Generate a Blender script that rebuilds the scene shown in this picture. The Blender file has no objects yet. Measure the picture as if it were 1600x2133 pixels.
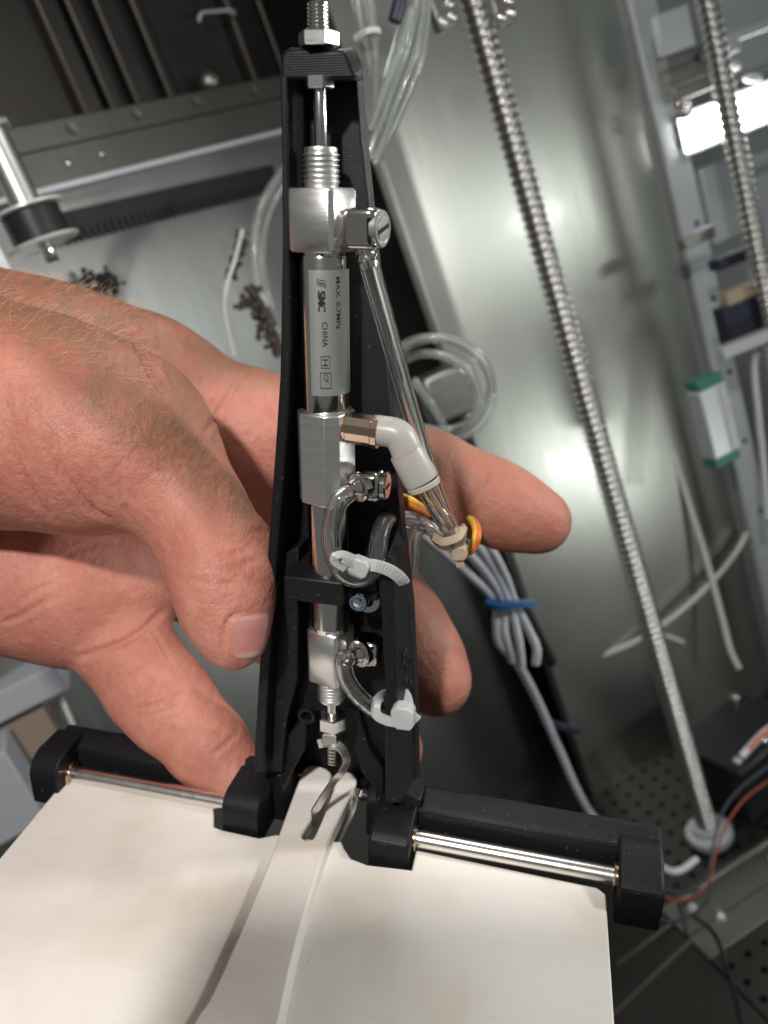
import bpy, math, random
import numpy as np
from mathutils import Matrix, Vector
random.seed(7); rng = np.random.default_rng(7)
sc = bpy.context.scene
col = sc.collection

# ------------------------------------------------------------------ camera frame
F_PX, CX, CY = 1642.0, 800.0, 1066.5           # focal length and centre, in photograph pixels
UP = np.array([-0.3436, 0.8865, 0.310]); UP /= np.linalg.norm(UP)      # gravity-up as the lens sees it
FW = np.array([0, 0, -1.0]); YW = FW - (FW @ UP) * UP; YW /= np.linalg.norm(YW)
XW = np.cross(YW, UP)
RW = np.array([XW, YW, UP])                     # lens axes -> world axes
CAM = np.array([0.0, 0.0, 0.496])               # 0.496 m above the machine floor
def W(p): return CAM + RW @ (np.asarray(p, float) * 0.001)

cam_d = bpy.data.cameras.new('camera'); cam = bpy.data.objects.new('camera', cam_d); col.objects.link(cam)
cam.matrix_world = Matrix([[*RW[0], CAM[0]], [*RW[1], CAM[1]], [*RW[2], CAM[2]], [0, 0, 0, 1]])
cam_d.sensor_fit = 'VERTICAL'; cam_d.sensor_height = 36; cam_d.lens = 36 * F_PX / 2133
cam_d.clip_start = 0.005; cam_d.clip_end = 20
cam_d.dof.use_dof = True; cam_d.dof.focus_distance = 0.150; cam_d.dof.aperture_fstop = 17.0
sc.camera = cam
sc.view_settings.view_transform = 'Standard'; sc.view_settings.look = 'None'
sc.view_settings.exposure = 0.0; sc.view_settings.gamma = 1.0
sc.cycles.max_bounces = 14; sc.cycles.transmission_bounces = 12; sc.cycles.transparent_max_bounces = 12
sc.cycles.sample_clamp_indirect = 6.0

world = bpy.data.worlds.new('World'); sc.world = world; world.use_nodes = True
world.node_tree.nodes['Background'].inputs[0].default_value = (0.80, 0.86, 0.83, 1)
world.node_tree.nodes['Background'].inputs[1].default_value = 0.15

def area_lamp(name, pos, target, sx, sy, power, color):
    l = bpy.data.lights.new(name, 'AREA'); l.shape = 'RECTANGLE'; l.size = sx; l.size_y = sy
    l.energy = power; l.color = color
    o = bpy.data.objects.new(name, l); col.objects.link(o)
    p, t = Vector(W(pos)), Vector(W(target)); o.location = p
    o.rotation_euler = (t - p).to_track_quat('-Z', 'Y').to_euler(); return o
area_lamp('overhead_light', (25, 320, -190), (-10, -60, -130), 0.12, 0.12, 0.46, (1.0, 0.97, 0.93))
area_lamp('front_light', (-112, 164, 289), (-40, -20, -170), 0.026, 0.026, 2.75, (1.0, 0.95, 0.90))
area_lamp('right_light', (300, 150, -125), (0, -60, -140), 0.035, 0.035, 0.70, (1.0, 0.99, 0.95))
area_lamp('side_light', (452, 210, -245), (0, 20, -260), 0.10, 0.02, 0.24, (0.97, 1.0, 0.95))
area_lamp('side_light', (535, -100, -330), (0, -60, -300), 0.10, 0.02, 0.36, (0.97, 1.0, 0.95))

# ------------------------------------------------------------------ geometry helpers (lens axes, millimetres)
A_ = lambda *a: np.array(a, float)
def P(px, py, d): return A_((px - CX) / F_PX * d, (CY - py) / F_PX * d, -d)
def nrm(v): v = np.asarray(v, float); return v / np.linalg.norm(v)
class Fr:
    def __init__(s, o, X, Y, Z): s.o, s.X, s.Y, s.Z = (np.asarray(a, float) for a in (o, X, Y, Z)); s.M = np.array([s.X, s.Y, s.Z])
    def __call__(s, u, v, w): return s.o + u * s.X + v * s.Y + w * s.Z
    def loc(s, p): return s.M @ (np.asarray(p, float) - s.o)
    def hit(s, px, py, k, val):
        d = P(px, py, 1.0); n = s.M[k]; t = (val + n @ s.o) / (n @ d); return s.loc(d * t)
    def uv(s, px, py, w): q = s.hit(px, py, 2, w); return q[0], q[1]
    def uw(s, px, py, v): q = s.hit(px, py, 1, v); return q[0], q[2]
    def on(s, px, py, w): q = s.hit(px, py, 2, w); return s(*q)
WORLDFR = Fr((0, 0, 0), RW[0], RW[1], RW[2])
def framefrom(o, X, Y):
    Y = nrm(Y); X = np.asarray(X, float); X = nrm(X - (X @ Y) * Y); return Fr(o, X, Y, np.cross(X, Y))
def axisframe(p0, p1, ref=(0.1, 0.2, 1)):
    Y = nrm(np.asarray(p1, float) - p0); ref = np.asarray(ref, float)
    if abs(ref @ Y) > .95 * np.linalg.norm(ref): ref = A_(1, 0, 0)
    Z = nrm(ref - (ref @ Y) * Y); X = np.cross(Y, Z); return Fr(p0, X, Y, Z)

def spline(pts, n=8, closed=False):
    pts = np.asarray(pts, float); m = len(pts); out = []
    segs = m if closed else m - 1
    for i in range(segs):
        if closed: p0, p1, p2, p3 = (pts[(i + k) % m] for k in (-1, 0, 1, 2))
        else: p0, p1, p2, p3 = pts[max(i - 1, 0)], pts[i], pts[i + 1], pts[min(i + 2, m - 1)]
        for k in range(n):
            t = k / n; t2, t3 = t * t, t * t * t
            out.append(.5 * (2 * p1 + (p2 - p0) * t + (2 * p0 - 5 * p1 + 4 * p2 - p3) * t2 + (3 * p1 - p0 - 3 * p2 + p3) * t3))
    if not closed: out.append(pts[-1])
    return np.array(out)

class MB:
    def __init__(s): s.v = []; s.f = []
    def add(s, v, f):
        b = len(s.v); s.v.extend(np.asarray(x, float) for x in v); s.f.extend(tuple(i + b for i in q) for q in f); return s
    def loft(s, a, b):                      # two closed outlines with the same number of points
        n = len(a); f = [tuple(range(n))[::-1], tuple(range(n, 2 * n))]
        f += [(i, (i + 1) % n, n + (i + 1) % n, n + i) for i in range(n)]
        return s.add(list(a) + list(b), f)
    def prism(s, fr, poly, w0, w1): return s.loft([fr(u, v, w0) for u, v in poly], [fr(u, v, w1) for u, v in poly])
    def prism_v(s, fr, poly, v0, v1): return s.loft([fr(u, v1, w) for u, w in poly], [fr(u, v0, w) for u, w in poly])
    def prism_u(s, fr, poly, u0, u1): return s.loft([fr(u0, v, w) for v, w in poly], [fr(u1, v, w) for v, w in poly])
    def box(s, fr, u, v, w): return s.prism(fr, [(u[0], v[0]), (u[1], v[0]), (u[1], v[1]), (u[0], v[1])], w[0], w[1])
    def lathe(s, fr, prof, n=32, rot=0., cap=True):   # profile (height along fr.Y, radius)
        vs, fs = [], []
        for h, r in prof:
            for k in range(n):
                a = rot + 2 * math.pi * k / n; vs.append(fr(r * math.sin(a), h, r * math.cos(a)))
        for i in range(len(prof) - 1):
            for k in range(n):
                k2 = (k + 1) % n; fs.append((i * n + k, i * n + k2, (i + 1) * n + k2, (i + 1) * n + k))
        if cap: fs.append(tuple(range(n))[::-1]); m = (len(prof) - 1) * n; fs.append(tuple(range(m, m + n)))
        return s.add(vs, fs)
    def cyl(s, p0, p1, r0, r1=None, n=24, ch=0.0):
        fr = axisframe(p0, p1); L = np.linalg.norm(np.asarray(p1, float) - p0); r1 = r0 if r1 is None else r1
        pr = [(0, r0), (L, r1)] if not ch else [(0, r0 - ch), (ch, r0), (L - ch, r1), (L, r1 - ch)]
        return s.lathe(fr, pr, n)
    def ring(s, fr, prof, n=48):            # closed profile swept round fr.Y (a torus-like body)
        vs, fs, m = [], [], len(prof)
        for k in range(n):
            a = 2 * math.pi * k / n
            for h, r in prof: vs.append(fr(r * math.sin(a), h, r * math.cos(a)))
        for k in range(n):
            for i in range(m): fs.append((k * m + i, k * m + (i + 1) % m, ((k + 1) % n) * m + (i + 1) % m, ((k + 1) % n) * m + i))
        return s.add(vs, fs)
    def tube(s, pts, r, n=12, rin=0.0, flat=None, up=None, closed=False, cap=True):
        pts = np.asarray(pts, float); m = len(pts)
        if closed: tg = np.roll(pts, -1, 0) - np.roll(pts, 1, 0)
        else: tg = np.gradient(pts, axis=0)
        tg /= np.linalg.norm(tg, axis=1)[:, None]
        ref = np.asarray(up if up is not None else (0.13, 0.25, 1), float); N = []
        x = np.cross(tg[0], ref); x = nrm(x)
        for i in range(m):
            if up is not None: x = nrm(np.cross(tg[i], ref))
            else: x = nrm(x - (x @ tg[i]) * tg[i])
            N.append(x)
        rr = np.broadcast_to(np.asarray(r, float), (m,))
        def shell(scale, flip):
            vs, fs = [], []
            for i in range(m):
                y = np.cross(tg[i], N[i])
                if flat:
                    a, b = flat; ring = [(-a, -b), (a, -b), (a, b), (-a, b)]
                else: ring = [(rr[i] * scale * math.cos(2 * math.pi * k / n), rr[i] * scale * math.sin(2 * math.pi * k / n)) for k in range(n)]
                vs += [pts[i] + p * N[i] + q * y for p, q in ring]
            k_ = 4 if flat else n
            for i in range(m if closed else m - 1):
                j = (i + 1) % m
                for k in range(k_):
                    q = (i * k_ + k, i * k_ + (k + 1) % k_, j * k_ + (k + 1) % k_, j * k_ + k)
                    fs.append(q[::-1] if flip else q)
            return vs, fs, k_
        vs, fs, k_ = shell(1.0, False)
        if rin > 0:
            v2, f2, _ = shell(rin, True); b = len(vs); vs += v2; fs += [tuple(i + b for i in q) for q in f2]
            if not closed:
                e = (m - 1) * k_
                for k in range(k_):
                    k2 = (k + 1) % k_
                    fs.append((k2, k, b + k, b + k2)); fs.append((e + k, e + k2, b + e + k2, b + e + k))
        elif cap and not closed:
            fs.append(tuple(range(k_))[::-1]); e = (m - 1) * k_; fs.append(tuple(range(e, e + k_)))
        return s.add(vs, fs)
    def ball(s, c, r, n=16, m=10, sc_=(1, 1, 1), fr=None):
        fr = fr or Fr(c, (1, 0, 0), (0, 1, 0), (0, 0, 1)); vs, fs = [fr(0, r * sc_[1], 0)], []
        for i in range(1, m):
            a = math.pi * i / m
            for k in range(n):
                b = 2 * math.pi * k / n
                vs.append(fr(r * sc_[0] * math.sin(a) * math.sin(b), r * sc_[1] * math.cos(a), r * sc_[2] * math.sin(a) * math.cos(b)))
        vs.append(fr(0, -r * sc_[1], 0)); L = len(vs) - 1
        for k in range(n):
            k2 = (k + 1) % n; fs.append((0, 1 + k, 1 + k2)); fs.append((L, L - n + k2, L - n + k))
            for i in range(m - 2): fs.append((1 + i * n + k, 1 + (i + 1) * n + k, 1 + (i + 1) * n + k2, 1 + i * n + k2))
        return s.add(vs, fs)

def rcube(mb, fr, a, b, c, e=.38, n=40, m=24, off=(0, 0, 0)):
    sp = lambda x: math.copysign(abs(x) ** e, x); vs, fs = [], []
    for i in range(m + 1):
        ph = -math.pi / 2 + math.pi * i / m
        for k in range(n):
            th = 2 * math.pi * (k + .5) / n; vs.append(fr(off[0] + a * sp(math.cos(ph)) * sp(math.cos(th)), off[1] + b * sp(math.sin(ph)), off[2] + c * sp(math.cos(ph)) * sp(math.sin(th))))
    for i in range(m):
        for k in range(n): fs.append((i * n + k, i * n + (k + 1) % n, (i + 1) * n + (k + 1) % n, (i + 1) * n + k))
    return mb.add(vs, fs)
def finish(me, smooth, bevel, o, fixn=True):
    if fixn:
        import bmesh
        bm = bmesh.new(); bm.from_mesh(me); bmesh.ops.recalc_face_normals(bm, faces=bm.faces); bm.to_mesh(me); bm.free()
    if smooth: me.shade_smooth(); me.set_sharp_from_angle(angle=math.radians(smooth))
    if bevel:
        b = o.modifiers.new('bevel', 'BEVEL'); b.width = bevel * .001; b.segments = 2; b.limit_method = 'ANGLE'; b.angle_limit = math.radians(38)

def rot4(fr, origin):
    R = RW @ fr.M.T; p = W(origin); m = Matrix.Identity(4)
    for i in range(3):
        for j in range(3): m[i][j] = R[i, j]
        m[i][3] = p[i]
    return m
def props(o, label=None, cat=None, group=None, kind=None):
    for k, v in (('label', label), ('category', cat), ('group', group), ('kind', kind)):
        if v: o[k] = v
    return o
FRAME_OF = {}
def thing(name, label, cat, fr, group=None):          # an Empty at the thing's base that parents its parts
    o = bpy.data.objects.new(name, None); o.empty_display_size = .005; col.objects.link(o)
    o.matrix_world = rot4(fr, fr.o); FRAME_OF[o.name] = fr; return props(o, label, cat, group)
def obj(name, mb, mat, parent=None, fr=None, smooth=40, bevel=0, label=None, cat=None, group=None, kind=None, origin=None, fixn=True):
    V = np.array(mb.v); c = V.mean(0) if origin is None else np.asarray(origin, float)
    if parent is not None: fr = FRAME_OF[parent.name]
    fr = fr or WORLDFR
    me = bpy.data.meshes.new(name); me.from_pydata(((V - c) @ fr.M.T * .001).tolist(), [], mb.f); me.materials.append(mat)
    o = bpy.data.objects.new(name, me); col.objects.link(o)
    if parent is not None:
        o.parent = parent; o.location = Vector(fr.M @ (c - fr.o) * .001)
        FRAME_OF[o.name] = Fr(c, fr.X, fr.Y, fr.Z)
    else:
        o.matrix_world = rot4(fr, c); FRAME_OF[o.name] = Fr(c, fr.X, fr.Y, fr.Z)
    finish(me, smooth, bevel, o, fixn); return props(o, label, cat, group, kind)
def dup(root, dloc=None, matrix=None, label=None):    # a copy of a thing with copies of its parts and sub-parts
    def cp(o, par):
        c = o.copy(); col.objects.link(c); c.parent = par
        for ch in [x for x in bpy.data.objects if x.parent == o]: cp(ch, c)
        return c
    r = cp(root, None)
    if matrix is not None: r.matrix_world = matrix
    if dloc is not None: r.location = r.location + Vector(dloc)
    if label: r['label'] = label
    return r

# ------------------------------------------------------------------ materials
def mat(name, base, rough=.4, metal=0., spec=.5, trans=0., ior=1.45, sss=0., sssr=(1, .4, .25), ssss=.003, coat=0., emis=None, aniso=0.):
    m = bpy.data.materials.new(name); m.use_nodes = True; b = m.node_tree.nodes['Principled BSDF']; i = b.inputs
    i['Base Color'].default_value = (*base, 1); i['Roughness'].default_value = rough; i['Metallic'].default_value = metal
    i['Specular IOR Level'].default_value = spec; i['Transmission Weight'].default_value = trans; i['IOR'].default_value = ior
    i['Subsurface Weight'].default_value = sss; i['Subsurface Radius'].default_value = sssr; i['Subsurface Scale'].default_value = ssss
    i['Coat Weight'].default_value = coat; i['Anisotropic'].default_value = aniso
    if emis: i['Emission Color'].default_value = (*emis[0], 1); i['Emission Strength'].default_value = emis[1]
    return m
class N:
    def __init__(s, m): s.t = m.node_tree; s.b = s.t.nodes['Principled BSDF']
    def n(s, typ, **kw):
        x = s.t.nodes.new(typ)
        for k, v in kw.items():
            if k.startswith('i_'): x.inputs[k[2:].replace('_', ' ')].default_value = v
            else: setattr(x, k, v)
        return x
    def l(s, a, b): s.t.links.new(a, b)
    def coords(s, scale=(1, 1, 1), rot=(0, 0, 0)):
        c = s.n('ShaderNodeTexCoord'); m = s.n('ShaderNodeMapping'); m.inputs['Scale'].default_value = scale; m.inputs['Rotation'].default_value = rot
        s.l(c.outputs['Object'], m.inputs['Vector']); return m.outputs['Vector']
    def noise(s, vec, scale, detail=4, rough=.55):
        x = s.n('ShaderNodeTexNoise'); x.inputs['Scale'].default_value = scale; x.inputs['Detail'].default_value = detail; x.inputs['Roughness'].default_value = rough
        s.l(vec, x.inputs['Vector']); return x.outputs['Fac']
    def ramp(s, fac, stops):
        r = s.n('ShaderNodeValToRGB'); e = r.color_ramp.elements
        while len(e) < len(stops): e.new(.5)
        for k, (p, c) in enumerate(stops): e[k].position = p; e[k].color = (*c, 1) if len(c) == 3 else c
        s.l(fac, r.inputs[0]); return r.outputs[0]
    def math(s, op, a, b):
        x = s.n('ShaderNodeMath', operation=op)
        for k, q in enumerate((a, b)):
            if isinstance(q, (int, float)): x.inputs[k].default_value = q
            else: s.l(q, x.inputs[k])
        return x.outputs[0]
    def mix(s, fac, a, b):
        x = s.n('ShaderNodeMix', data_type='RGBA')
        for sock, q in ((x.inputs[0], fac), (x.inputs[6], a), (x.inputs[7], b)):
            if hasattr(q, 'links') or hasattr(q, 'is_linked'): s.l(q, sock)
            elif isinstance(q, tuple): sock.default_value = (*q, 1)
            else: sock.default_value = q
        return x.outputs[2]
    def bump(s, h, strength, dist, prev=None):
        x = s.n('ShaderNodeBump'); x.inputs['Strength'].default_value = strength; x.inputs['Distance'].default_value = dist
        s.l(h, x.inputs['Height'])
        if prev is not None: s.l(prev, x.inputs['Normal'])
        s.l(x.outputs[0], s.b.inputs['Normal']); return x.outputs[0]
    def rough(s, fac, lo, hi):
        x = s.n('ShaderNodeMapRange'); x.inputs['To Min'].default_value = lo; x.inputs['To Max'].default_value = hi
        s.l(fac, x.inputs['Value']); s.l(x.outputs[0], s.b.inputs['Roughness'])

def black_print(name, layer_axis=1):
    m = mat(name, (.006, .006, .0075), .42, spec=.24); k = N(m)
    w = k.n('ShaderNodeTexWave', wave_type='BANDS', bands_direction='XYZ'[layer_axis]); w.inputs['Scale'].default_value = 900.0; w.inputs['Distortion'].default_value = .8; w.inputs['Detail'].default_value = 2
    k.l(k.coords(), w.inputs['Vector'])
    n1 = k.noise(k.coords(), 420, 5); n2 = k.noise(k.coords((1, .25, 1)), 90, 4)
    b1 = k.bump(w.outputs['Fac'], .34, .00008); k.bump(n1, .35, .0001, b1)
    k.rough(n2, .30, .58)
    sp = k.noise(k.coords(), 900, 2); k.l(k.ramp(sp, [(.0, (.006, .006, .008)), (.68, (.009, .009, .011)), (.78, (.075, .075, .078))]), k.b.inputs['Base Color'])
    return m
M = {}
M['black'] = black_print('black_printed_plastic', 1)
M['blackz'] = black_print('black_printed_plastic_fine', 2)
def metal(name, base, rough, bump=.1, stretch=(1, 1, 1), scale=300, rr=.08, aniso=0.):
    m = mat(name, base, rough, 1.0, aniso=aniso); k = N(m); n = k.noise(k.coords(stretch), scale, 5)
    if bump: k.bump(n, bump, .00006)
    k.rough(k.noise(k.coords(stretch), scale * .35, 5), max(.02, rough - rr), rough + rr); return m
M['steel'] = metal('polished_steel', (.74, .71, .68), .13, .05, (1, 12, 1), 250, .05)
M['nickel'] = metal('nickel_plating', (.72, .68, .64), .10, .03, (1, 1, 1), 200, .05)
M['alu'] = metal('machined_aluminium', (.82, .81, .80), .33, .35, (1, 6, 1), 500, .08)
M['alu_v'] = metal('turned_aluminium', (.84, .83, .82), .35, .5, (.5, 14, .5), 450, .08)
M['bronze'] = metal('warm_nickel_brass', (.66, .50, .38), .18, .1, (1, 1, 1), 200, .06)
M['hookm'] = metal('spring_steel', (.78, .76, .73), .30, 0, (1, 1, 1), 300, .06)
M['zinc'] = metal('zinc_plated_steel', (.72, .73, .75), .22, .5, (1, 1, 1), 600, .1)
M['label'] = mat('printed_silver_label', (.66, .67, .65), .34, .88); N(M['label']).rough(N(M['label']).noise(N(M['label']).coords(), 60), .32, .42)
M['ink'] = mat('black_ink', (.015, .012, .012), .5)
M['clear'] = mat('clear_polyurethane_tube', (.95, .965, .955), .06, trans=.985, ior=1.42)
M['clear2'] = mat('clear_tube_far', (.90, .93, .91), .06, trans=.92, ior=1.35)
M['tie'] = mat('translucent_nylon', (.66, .67, .68), .32, trans=.4, ior=1.4, sss=.5, sssr=(1, 1, 1), ssss=.002)
M['tie_amber'] = mat('amber_nylon', (.62, .52, .38), .3, trans=.5, ior=1.4, sss=.4, sssr=(1, .8, .5), ssss=.002)
M['white_fit'] = mat('white_plastic', (.36, .345, .32), .36, sss=.15, sssr=(1, .9, .8), ssss=.0015)
k = N(M['white_fit']); k.bump(k.noise(k.coords(), 500, 4), .08, .00008)
M['dark_hole'] = mat('dark_cavity', (.004, .004, .004), .8)
M['blue'] = mat('blue_plastic', (.02, .10, .26), .4)
M['navy'] = mat('navy_plastic', (.012, .014, .032), .45)
M['orange'] = mat('orange_wire', (.52, .13, .02), .45)
M['yellow'] = mat('yellow_wire', (.60, .36, .02), .45)
M['red'] = mat('red_wire', (.26, .05, .03), .5)
M['bluewire'] = mat('blue_grey_wire', (.035, .042, .055), .5)
M['greycable'] = mat('grey_cable_jacket', (.56, .57, .62), .42)
M['whitewire'] = mat('white_wire', (.55, .57, .52), .45)
M['green'] = mat('green_plastic', (.03, .16, .12), .5)
M['rubber'] = mat('black_rubber', (.014, .014, .016), .42)
M['motor'] = mat('black_motor_case', (.012, .013, .018), .3, spec=.5)
M['led'] = mat('lit_lamp_panel', (1, 1, 1), .5, emis=((1.0, 1.0, .96), 18.0))

def stainless(name, base, lo, hi, stretch=(1, .015, 1), var=.25):
    m = mat(name, base, (lo + hi) / 2, 1.0); k = N(m)
    n = k.noise(k.coords(stretch), 260, 6, .6); big = k.noise(k.coords(), 9, 4, .6)
    k.l(k.mix(k.ramp(big, [(.3, (0, 0, 0)), (.75, (1, 1, 1))]), tuple(c * (1 - var) for c in base), base), k.b.inputs['Base Color'])
    k.rough(k.math('MULTIPLY', k.math('ADD', n, big), .5), lo, hi); sm = k.noise(k.coords((1, .25, 1)), 22, 5, .65); b1 = k.bump(n, .25, .0002); k.bump(sm, .10, .004, b1); return m
M['panel'] = stainless('brushed_stainless_panel', (.60, .62, .575), .30, .42, var=.10)
M['panel'].node_tree.nodes['Principled BSDF'].inputs['Coat Weight'].default_value = .28; M['panel'].node_tree.nodes['Principled BSDF'].inputs['Coat Roughness'].default_value = .11
M['panel_dark'] = stainless('dull_stainless_sheet', (.30, .30, .28), .30, .5)
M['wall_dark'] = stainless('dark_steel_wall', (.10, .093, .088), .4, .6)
M['rail_dark'] = stainless('dark_grey_rail', (.17, .17, .155), .4, .55)
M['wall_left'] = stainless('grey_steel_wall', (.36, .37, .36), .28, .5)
M['rail'] = stainless('aluminium_rail', (.60, .63, .67), .35, .5, var=.12); M['rail'].node_tree.nodes['Principled BSDF'].inputs['Metallic'].default_value = .45
M['floor'] = stainless('dark_floor_sheet', (.11, .105, .10), .35, .6, (1, 1, 1))
M['floor_low'] = mat('black_pit', (.01, .01, .01), .7)
M['pin'] = metal('brushed_pin_steel', (.78, .75, .72), .24, .1, (10, 1, 1), 250, .06)
M['bright'] = mat('bright_flange', (.75, .76, .74), .3, .35)
M['screw'] = metal('ball_screw_steel', (.50, .49, .475), .27, 0, (1, 1, 1), 120, .06)
M['grime'] = mat('grimy_chain', (.055, .042, .037), .7); k = N(M['grime']); k.bump(k.noise(k.coords(), 300, 5), .6, .001)
M['bluebox'] = mat('pale_blue_box', (.33, .34, .375), .5)
M['wood'] = mat('brown_scrap', (.24, .19, .15), .7)

# white printed board: off-white, faint sanding lines and a few stains
m = mat('white_printed_board', (.78, .735, .685), .42, sss=.12, sssr=(1, .85, .7), ssss=.002); M['board'] = m; k = N(m)
big = k.noise(k.coords(), 38, 3, .5); spots = k.noise(k.coords(), 420, 2); lines = k.noise(k.coords((.10, 1, 1.6)), 420, 4, .6)
patch = k.noise(k.coords((1, 1, .35)), 70, 3, .5)
c0 = k.ramp(big, [(.30, (.62, .565, .49)), (.52, (.72, .68, .635)), (.75, (.74, .71, .675))])
c1 = k.mix(k.ramp(lines, [(.25, (.30, .30, .30)), (.36, (.05, .05, .05)), (.5, (0, 0, 0))]), c0, (.55, .47, .39))
c2 = k.mix(k.ramp(spots, [(.795, (0, 0, 0)), (.82, (.6, .6, .6))]), c1, (.30, .24, .2))
k.l(c2, k.b.inputs['Base Color']); k.rough(patch, .34, .55)
b1 = k.bump(lines, .22, .0002); k.bump(patch, .20, .0014, b1)

# skin: tan on the back, pink on the palm side, creased and pored
m = mat('skin', (.55, .27, .2), .46, spec=.42, sss=.16, sssr=(1.0, .34, .2), ssss=.0025); M['skin'] = m; k = N(m)
at = k.n('ShaderNodeAttribute', attribute_name='pink'); n1 = k.noise(k.coords(), 75, 5, .6); n2 = k.noise(k.coords(), 420, 4, .65)
tan = k.mix(n1, (.155, .072, .039), (.26, .128, .074)); pink = k.mix(n1, (.37, .142, .095), (.61, .268, .208))
fz = k.n('ShaderNodeClamp'); k.l(k.math('ADD', at.outputs['Fac'], k.math('MULTIPLY', k.math('SUBTRACT', k.noise(k.coords(), 32, 5, .6), .5), 1.1)), fz.inputs[0]); c = k.mix(fz.outputs[0], tan, pink)
c = k.mix(k.math('MULTIPLY', k.ramp(k.noise(k.coords(), 140, 5, .65), [(.42, (0, 0, 0)), (.68, (1, 1, 1))]), .5), c, (.40, .115, .085))
c = k.mix(k.ramp(n2, [(.35, (.22, .22, .22)), (.5, (0, 0, 0))]), c, (.34, .115, .08))
k.l(c, k.b.inputs['Base Color'])
vo = k.n('ShaderNodeTexVoronoi', feature='DISTANCE_TO_EDGE'); vo.inputs['Scale'].default_value = 1500
warp = k.n('ShaderNodeMixRGB', blend_type='ADD'); warp.inputs[0].default_value = .006
nv = k.n('ShaderNodeTexNoise'); nv.inputs['Scale'].default_value = 180; cc = k.coords(); k.l(cc, nv.inputs['Vector'])
k.l(cc, warp.inputs[1]); k.l(nv.outputs['Color'], warp.inputs[2]); k.l(warp.outputs[0], vo.inputs['Vector'])
pv = k.ramp(vo.outputs['Distance'], [(0, (0, 0, 0)), (.10, (1, 1, 1))])
ln = k.noise(k.coords((1, .22, 1), (0, 0, .7)), 480, 4, .6)
b1 = k.bump(pv, .32, .00014); b2 = k.bump(ln, .6, .0008, b1); b3 = k.bump(n2, .4, .0003, b2); k.bump(k.noise(k.coords((1, 1, .3), (.4, .3, 0)), 1100, 3), .35, .0002, b3)
k.rough(n2, .38, .56)
M['nail'] = mat('fingernail', (.52, .22, .20), .22, spec=.5, sss=.3, sssr=(1, .5, .4), ssss=.0015, coat=.2)
M['hair'] = mat('fair_hair', (.55, .38, .25), .4)

# ------------------------------------------------------------------ tool frame (u along the hinge, v up the tower, w toward the viewer)
_t = nrm((.009, .931, .365)); _h = A_(.97, -.088, .22); _h = nrm(_h - (_h @ _t) * _t)
T = Fr(P(697, 1714, 180), _h, _t, np.cross(_h, _t))
def Q(px, py, w): return T.on(px, py, w)                    # the point of the tool plane w = const seen at that pixel
def Qp(pts, w): return [T.uv(x, y, w) for x, y in pts]
def Qb(pts, v): return [T.uw(x, y, v) for x, y in pts]
_a0, _a1 = Q(693, 1520, 0), Q(663, 30, 0)
AX = framefrom(_a0, _h, _a1 - _a0)                          # axis of the two cylinders
def axv(py):                                                # height on that axis seen at image row py
    k_ = (CY - py) / F_PX; o, y = AX.o, AX.Y                # (o1+s*y1) = k*(-(o2+s*y2))
    return -(o[1] + k_ * o[2]) / (y[1] + k_ * y[2])
def axr(py, px): s = axv(py); return px * (-(AX(0, s, 0)[2])) / F_PX   # pixels -> mm at that height

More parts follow.
